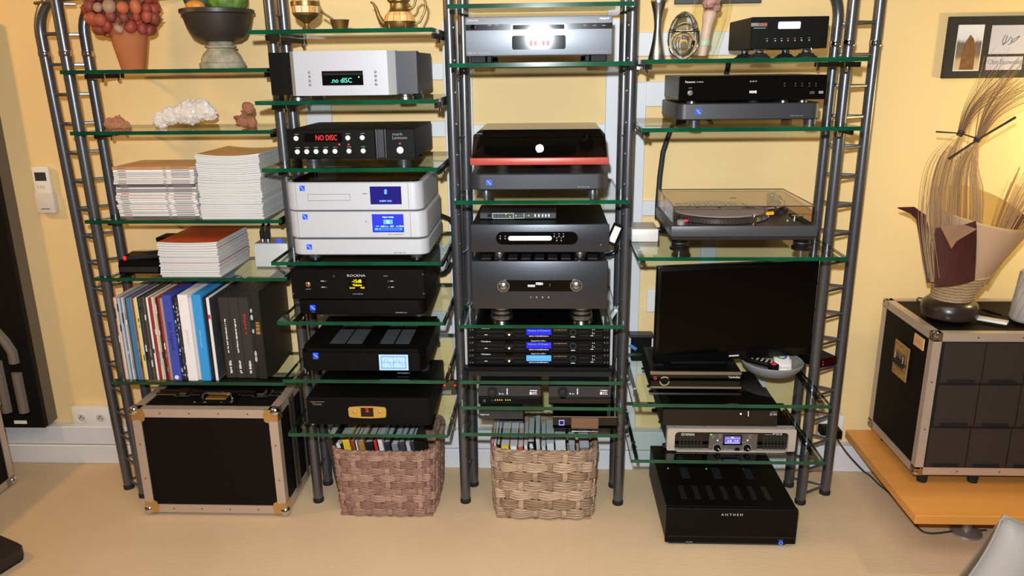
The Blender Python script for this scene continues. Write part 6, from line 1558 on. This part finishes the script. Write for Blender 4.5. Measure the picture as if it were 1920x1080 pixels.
bundle('fibre_bundle', [(1828, 430, YT-.03, 12), (1828, 360, YT-.02, 16), (1824, 310, YT-.02, 10), (1832, 262, YT-.02, 4)], 24, .0010, FIB[2], 5)
bundle('fibre_bundle', [(1842, 532, LY-.05, 10), (1868, 470, LY-.05, 22), (1900, 400, LY-.05, 34), (1945, 320, LY-.05, 50)], 80, .0012, FIB[0], 6)
bundle('fibre_bundle', [(1752, 528, LY-.06, 8), (1745, 470, LY-.06, 14), (1748, 400, LY-.03, 24), (1765, 330, YT, 30)], 34, .0010, FIB[2], 7)
for (a, b_, c_, w_) in (((1755, 247), (1801, 250), (1836, 261), .0018), ((1779, 298), (1833, 262), (1904, 220), .0030)):
    MB().tube([P(*a, YT-.03), P(*b_, YT-.035), P(*c_, YT-.03)], [w_*1.5, w_, w_*1.4], 6).build('tie_stick', mat('dark_stick', (62,44,36), .6), g, True)
for px_, py_ in ((1801, 250), (1833, 261)):
    c_ = P(px_, py_, YT-.01); MB().tube([c_-Vector((.004, 0, .008)), c_+Vector((.004, 0, .008))], .0095, 10).build('binding', mat('dark_binding', (58,48,48), .6), g, True)
MB().tube([P(1806, 330, YT), P(1822, 210, YT), P(1846, 105, YT)], .0007, 4).build('stray_fibre', FIB[1], g)
cab = MB(); zc = CZ1+.006
cab.tube([PZ(1748, 566, zc), PZ(1735, 560, zc), PZ(1722, 558, zc), PZ(1719, 563, zc), PZ(1726, 567, zc), PZ(1745, 572, zc)], .0022, 6)
tag(cab.build('lamp_cord', RUBBER, None, True), 'thin dark cord looped behind the lamp base on the drawer case', 'cable')
cab = MB(); pts = [PZ(1828, 578, zc), PZ(1850, 583, zc), PZ(1868, 588, zc), PZ(1890, 595, zc), PZ(1935, 605, zc)]
cab.tube(pts, .0022, 6); co = tag(cab.build('inline_cord', RUBBER, None, True), 'black cord with inline switch lying right of the lamp base', 'cable')
MB().tube([PZ(1840, 580.5, zc), PZ(1850, 583, zc), PZ(1862, 586.5, zc), PZ(1878, 591.5, zc)], [.003, .0055, .0055, .003], 8).build('inline_switch', BLK, co, True)
a = PZ(1838, 597, CZ1); b_ = PZ(1862, 614, CZ1); T = Matrix.Translation(((a+b_)/2)+Vector((.02, .0, .0045)))
T = Matrix.Translation(PZ(1860, 605, CZ1)+Vector((0, 0, .0045))) @ Matrix.Rotation(radians(-38), 4, 'Z')
r_ = thing('remote_control', 'slim white remote control lying on top of the drawer case', 'remote control', PZ(1860, 605, CZ1)+Vector((0, 0, .0045)))
MB().box(-.045, .045, -.020, .020, 0, .008, .003, 2, T).build('case', WPLAS, r_, True)
for dx in (-.02, 0, .02): MB().lathe(T @ Vector((dx, 0, .008)), [(.004, 0), (.003, .0008)], 10).build('key', mat('key_pale', (216,210,204), .5), r_)
vp_ = PZ(1910, 612, CZ1); v0 = Vector((P(1925, 590, vp_.y+.045).x, vp_.y+.045, CZ1+.0045))
r_ = thing('ribbed_vase', 'grey veined cylinder vase cut by the right edge of the picture', 'vase', v0)
MB().lathe(v0, [(.040, .0), (.046, .004), (.050, .012), (.046, .075), (.040, .150), (.037, .170), (.034, .170), (.040, .02)], 32).build('vase_body', mat('veined_grey', (168,160,152), .6, noise_s=34, noise_a=.35, bump=.5, stretch=(1, 1, .3)), r_, True)
b = MB()
for j in range(14):
    a = 2*pi*j/14; b.tube([v0+Vector(((.0505-.012*t)*cos(a+.9*t), (.0505-.012*t)*sin(a+.9*t), .012+.155*t)) for t in [q/8 for q in range(9)]], .0011, 4)
b.build('veins', mat('vein_grey', (120,112,106), .7), r_)
MB().lathe(v0-Vector((0, 0, .003)), [(.047, 0), (.048, .004)], 28).build('dark_foot', BLK, r_, True)

# ---- framed pictures
fx0 = P(1774, 90, 2.865).x; fz1 = P(1800, 31, 2.865).z; fz0 = P(1780, 147, 2.865).z
def onwall(px, py): return P(px, py, 2.861)
FX1 = fx0+.40
r = thing('framed_print', 'black framed autograph display with photograph and signature on the right wall', 'picture', ((fx0+FX1)/2, 2.87, fz0))
MB().box(fx0, FX1, 2.862, WY-.0005, fz0, fz1, .001).build('black_mount', mat('mount_black', (34,29,27), .6, noise_s=60, noise_a=.1), r)
def pic(name, x0, y0, x1, y1, mt, d=.0015):
    a = onwall(x0, (y0+y1)/2).x; b = onwall(x1, (y0+y1)/2).x; c = onwall((x0+x1)/2, y1).z; e = onwall((x0+x1)/2, y0).z
    return MB().box(a, b, 2.8625-d, 2.8635, c, e).build(name, mt, r), a, b, c, e
PM = bpy.data.materials.new('landscape_print'); PM.use_nodes = True; nt = PM.node_tree; tc = nt.nodes.new('ShaderNodeTexCoord'); sp = nt.nodes.new('ShaderNodeSeparateXYZ'); rp = nt.nodes.new('ShaderNodeValToRGB'); nz = nt.nodes.new('ShaderNodeTexNoise'); nz.inputs['Scale'].default_value = 8; ma = nt.nodes.new('ShaderNodeMath'); ma.operation = 'MULTIPLY_ADD'; ma.inputs[1].default_value = .18
nt.links.new(tc.outputs['Generated'], sp.inputs[0]); nt.links.new(tc.outputs['Generated'], nz.inputs[0]); nt.links.new(nz.outputs[0], ma.inputs[0]); nt.links.new(sp.outputs['Z'], ma.inputs[2]); nt.links.new(ma.outputs[0], rp.inputs[0]); nt.links.new(rp.outputs[0], nt.nodes['Principled BSDF'].inputs['Base Color'])
els = rp.color_ramp.elements; els[0].position = .0; els[0].color = lin((214,186,150))+(1,); els[1].position = 1.0; els[1].color = lin((226,222,228))+(1,)
for p_, c_ in ((.30, (196,164,126)), (.42, (128,104,86)), (.70, (112,98,88)), (.80, (214,212,220))):
    e_ = els.new(p_); e_.color = lin(c_)+(1,)
nt.nodes['Principled BSDF'].inputs['Roughness'].default_value = .4
pic('white_border', 1792, 46.5, 1841, 133, WPLAS, .0008)
ph, pa, pb, pc2, pe = pic('photograph', 1793.5, 48.5, 1839.5, 131, PM)
w_ = pb-pa; h_ = pe-pc2
rk = MB(); rk.prism([(pa+w_*.22, pc2), (pa+w_*.26, pc2+h_*.40), (pa+w_*.36, pc2+h_*.66), (pa+w_*.50, pc2+h_*.80), (pa+w_*.66, pc2+h_*.70), (pa+w_*.78, pc2+h_*.42), (pa+w_*.80, pc2)], 'y', 2.8603, 2.8612); rk.build('printed_rock', mat('printed_rock', (122,82,50), .45, noise_s=70, noise_a=.5), ph)
sg, sa, sb, sc0, sd = pic('signature_card', 1857, 47, 1925, 101, mat('card_grey', (196,190,204), .5))
def sgp(u, v): return (sa+(sb-sa)*u, 2.8604, sc0+(sd-sc0)*v)
MB().tube([sgp(*q) for q in ((.38, .30), (.34, .45), (.40, .66), (.46, .62), (.42, .42), (.37, .32), (.50, .46), (.56, .60), (.60, .52), (.58, .40), (.66, .52), (.76, .60), (.80, .62), (.70, .46), (.52, .32))], .0008, 4).build('signature', mat('ink', (40,38,40), .5), sg)
tg, sa, sb, sc0, sd = pic('name_card', 1849, 106, 1916.5, 131, mat('card_grey', (196,190,204), .5))
text_mesh('Clint Eastwood', sa+(sb-sa)*.04, sa+(sb-sa)*.97, 2.8605, sc0+(sd-sc0)*.42, sc0+(sd-sc0)*.78, 'lettering', mat('card_ink', (120,114,122), .6), tg)
a = P(1265, 4, 2.865); b_ = P(1427, 4, 2.865); zq = P(1346, 7, 2.865).z
r2 = thing('picture_frame', 'dark picture frame cut by the top edge above the glass vase', 'picture', ((a.x+b_.x)/2, 2.87, zq))
MB().box(a.x, b_.x, 2.858, WY-.0005, zq, zq+.22, .002).build('frame', mat('frame_grey', (64,60,60), .5, noise_s=40, noise_a=.1), r2)
MB().box(a.x+.02, b_.x-.02, 2.8565, 2.8585, zq+.02, zq+.20).build('picture_mount', mat('mount_grey', (120,116,114), .6), r2)

# ---- socket, adapter and cord at the right ladder
sx0, sx1 = P(1534, 800, 2.85).x, P(1579, 800, 2.85).x; sz0, sz1 = P(1556, 822, 2.85).z, P(1556, 777, 2.85).z
wall_socket('wall_socket', 'white wall socket box behind the foot of the right ladder column', sx0, sx1, sz0, sz1, 2.835, 1)
aa = P(1556, 808, 2.80)
r_ = thing('plug_adapter', 'black square plug adapter in the socket right of the ladder column', 'adapter', (aa.x, 2.80, aa.z-.02))
MB().box(aa.x-.036, aa.x+.036, 2.765, 2.8345, aa.z-.018, aa.z+.016, .004, 2).build('case', BLK, r_, True)
pts = [Vector((aa.x+.02, 2.78, aa.z-.016)), P(1574, 830, 2.775), P(1590, 852, 2.77), P(1608, 872, 2.765), PZ(1622, 886, .004), PZ(1650, 910, .004), PZ(1680, 934, .004), PZ(1700, 955, .004), PZ(1722, 990, .004), PZ(1745, 1000, .004), PZ(1790, 996, .004), PZ(1850, 994, .004)]
sm_ = []
for i in range(len(pts)-1):
    p0 = pts[max(0, i-1)]; p1 = pts[i]; p2 = pts[i+1]; p3 = pts[min(len(pts)-1, i+2)]
    for q in range(5):
        t = q/5; sm_.append(.5*((2*p1)+(p2-p0)*t+(2*p0-5*p1+4*p2-p3)*t*t+(3*p1-p0-3*p2+p3)*t*t*t))
for q in sm_: q.z = max(q.z, .004)
MB().tube(sm_+[pts[-1]], .0035, 8).build('cord', mat('cord_grey', (48,44,42), .6), r_, True)
# black box hanging on the wall behind the right bay
bx = thing('wall_box', 'black box with blue tag on the wall left of the monitor', 'power box', (P(1202, 650, 2.84).x, 2.85, P(1202, 675, 2.84).z))
MB().box(P(1184, 650, 2.83).x, P(1221, 650, 2.83).x, 2.825, 2.8638, P(1202, 676, 2.83).z, P(1202, 631, 2.83).z, .003).build('case', BLK, bx)
MB().box(P(1180, 628, 2.82).x, P(1226, 628, 2.82).x, 2.815, 2.8638, P(1202, 631, 2.83).z, P(1202, 626, 2.83).z, .002).build('cover', DGREY, bx)
T = Matrix.Translation(P(1187, 651, 2.823)) @ Matrix.Rotation(radians(35), 4, 'Y')
MB().box(-.016, .016, -.0012, .0008, -.006, .006, 0, 1, T).build('blue_tag', mat('blue_tag', (70,130,200), .5), bx)

# ---- grey cushion, bottom right
CT = P(1881, 966, 1.86)
u_ = Vector((.92, .10, -.16)).normalized(); v_ = Vector((-.30, .14, -.92)).normalized(); n_ = u_.cross(v_)
S = .40; vs = []; G = 20; sizeV = min(.44, (CT.z-.004)/abs(v_.z)-.005)
def cush(u, v, side_):
    a = 1-abs(2*u-1)**3; b = 1-abs(2*v-1)**3; h = .075*sqrt(max(0, a*b))
    pin = .035*((2*u-1)**2+0)*(1-(2*v-1)**2)+0
    uu = u+(.5-u)*.16*(1-(2*v-1)**2)**1*abs(2*u-1); vv = v+(.5-v)*.16*(1-(2*u-1)**2)*abs(2*v-1)
    return CT+u_*S*uu+v_*sizeV*vv+n_*side_*h*(1+.10*noise.noise(Vector((u*4, v*4, side_))))
for sd_ in (1, -1):
    for i in range(G+1):
        for j in range(G+1): vs.append(cush(i/G, j/G, sd_))
N1 = (G+1)**2
fs = [(i*(G+1)+j, (i+1)*(G+1)+j, (i+1)*(G+1)+j+1, i*(G+1)+j+1) for i in range(G) for j in range(G)]
fs += [tuple(N1+q for q in reversed(f)) for f in fs]
b = MB(); b.add(vs, fs)
zmin = min(q.z for q in b.v)
for q in b.v: q.z = max(q.z, .001)
g = thing('cushion', 'light grey cushion on the carpet at the bottom right corner', 'cushion', (CT.x+.15, CT.y, 0))
o_ = b.build('cover', mat('grey_linen', (176,172,170), .95, noise_s=220, noise_a=.10), g, 'all')
bmx = bmesh.new(); bmx.from_mesh(o_.data); bmesh.ops.remove_doubles(bmx, verts=bmx.verts, dist=.0008); bmx.to_mesh(o_.data); bmx.free()
edge = [cush(i/G, 0, 0) for i in range(G+1)]+[cush(1, j/G, 0) for j in range(1, G+1)]+[cush(1-i/G, 1, 0) for i in range(1, G+1)]+[cush(0, 1-j/G, 0) for j in range(1, G)]
for q in edge: q.z = max(q.z, .005)
MB().tube(edge, .004, 6, close=True).build('piping', mat('grey_piping', (160,156,154), .9), g, 'all')
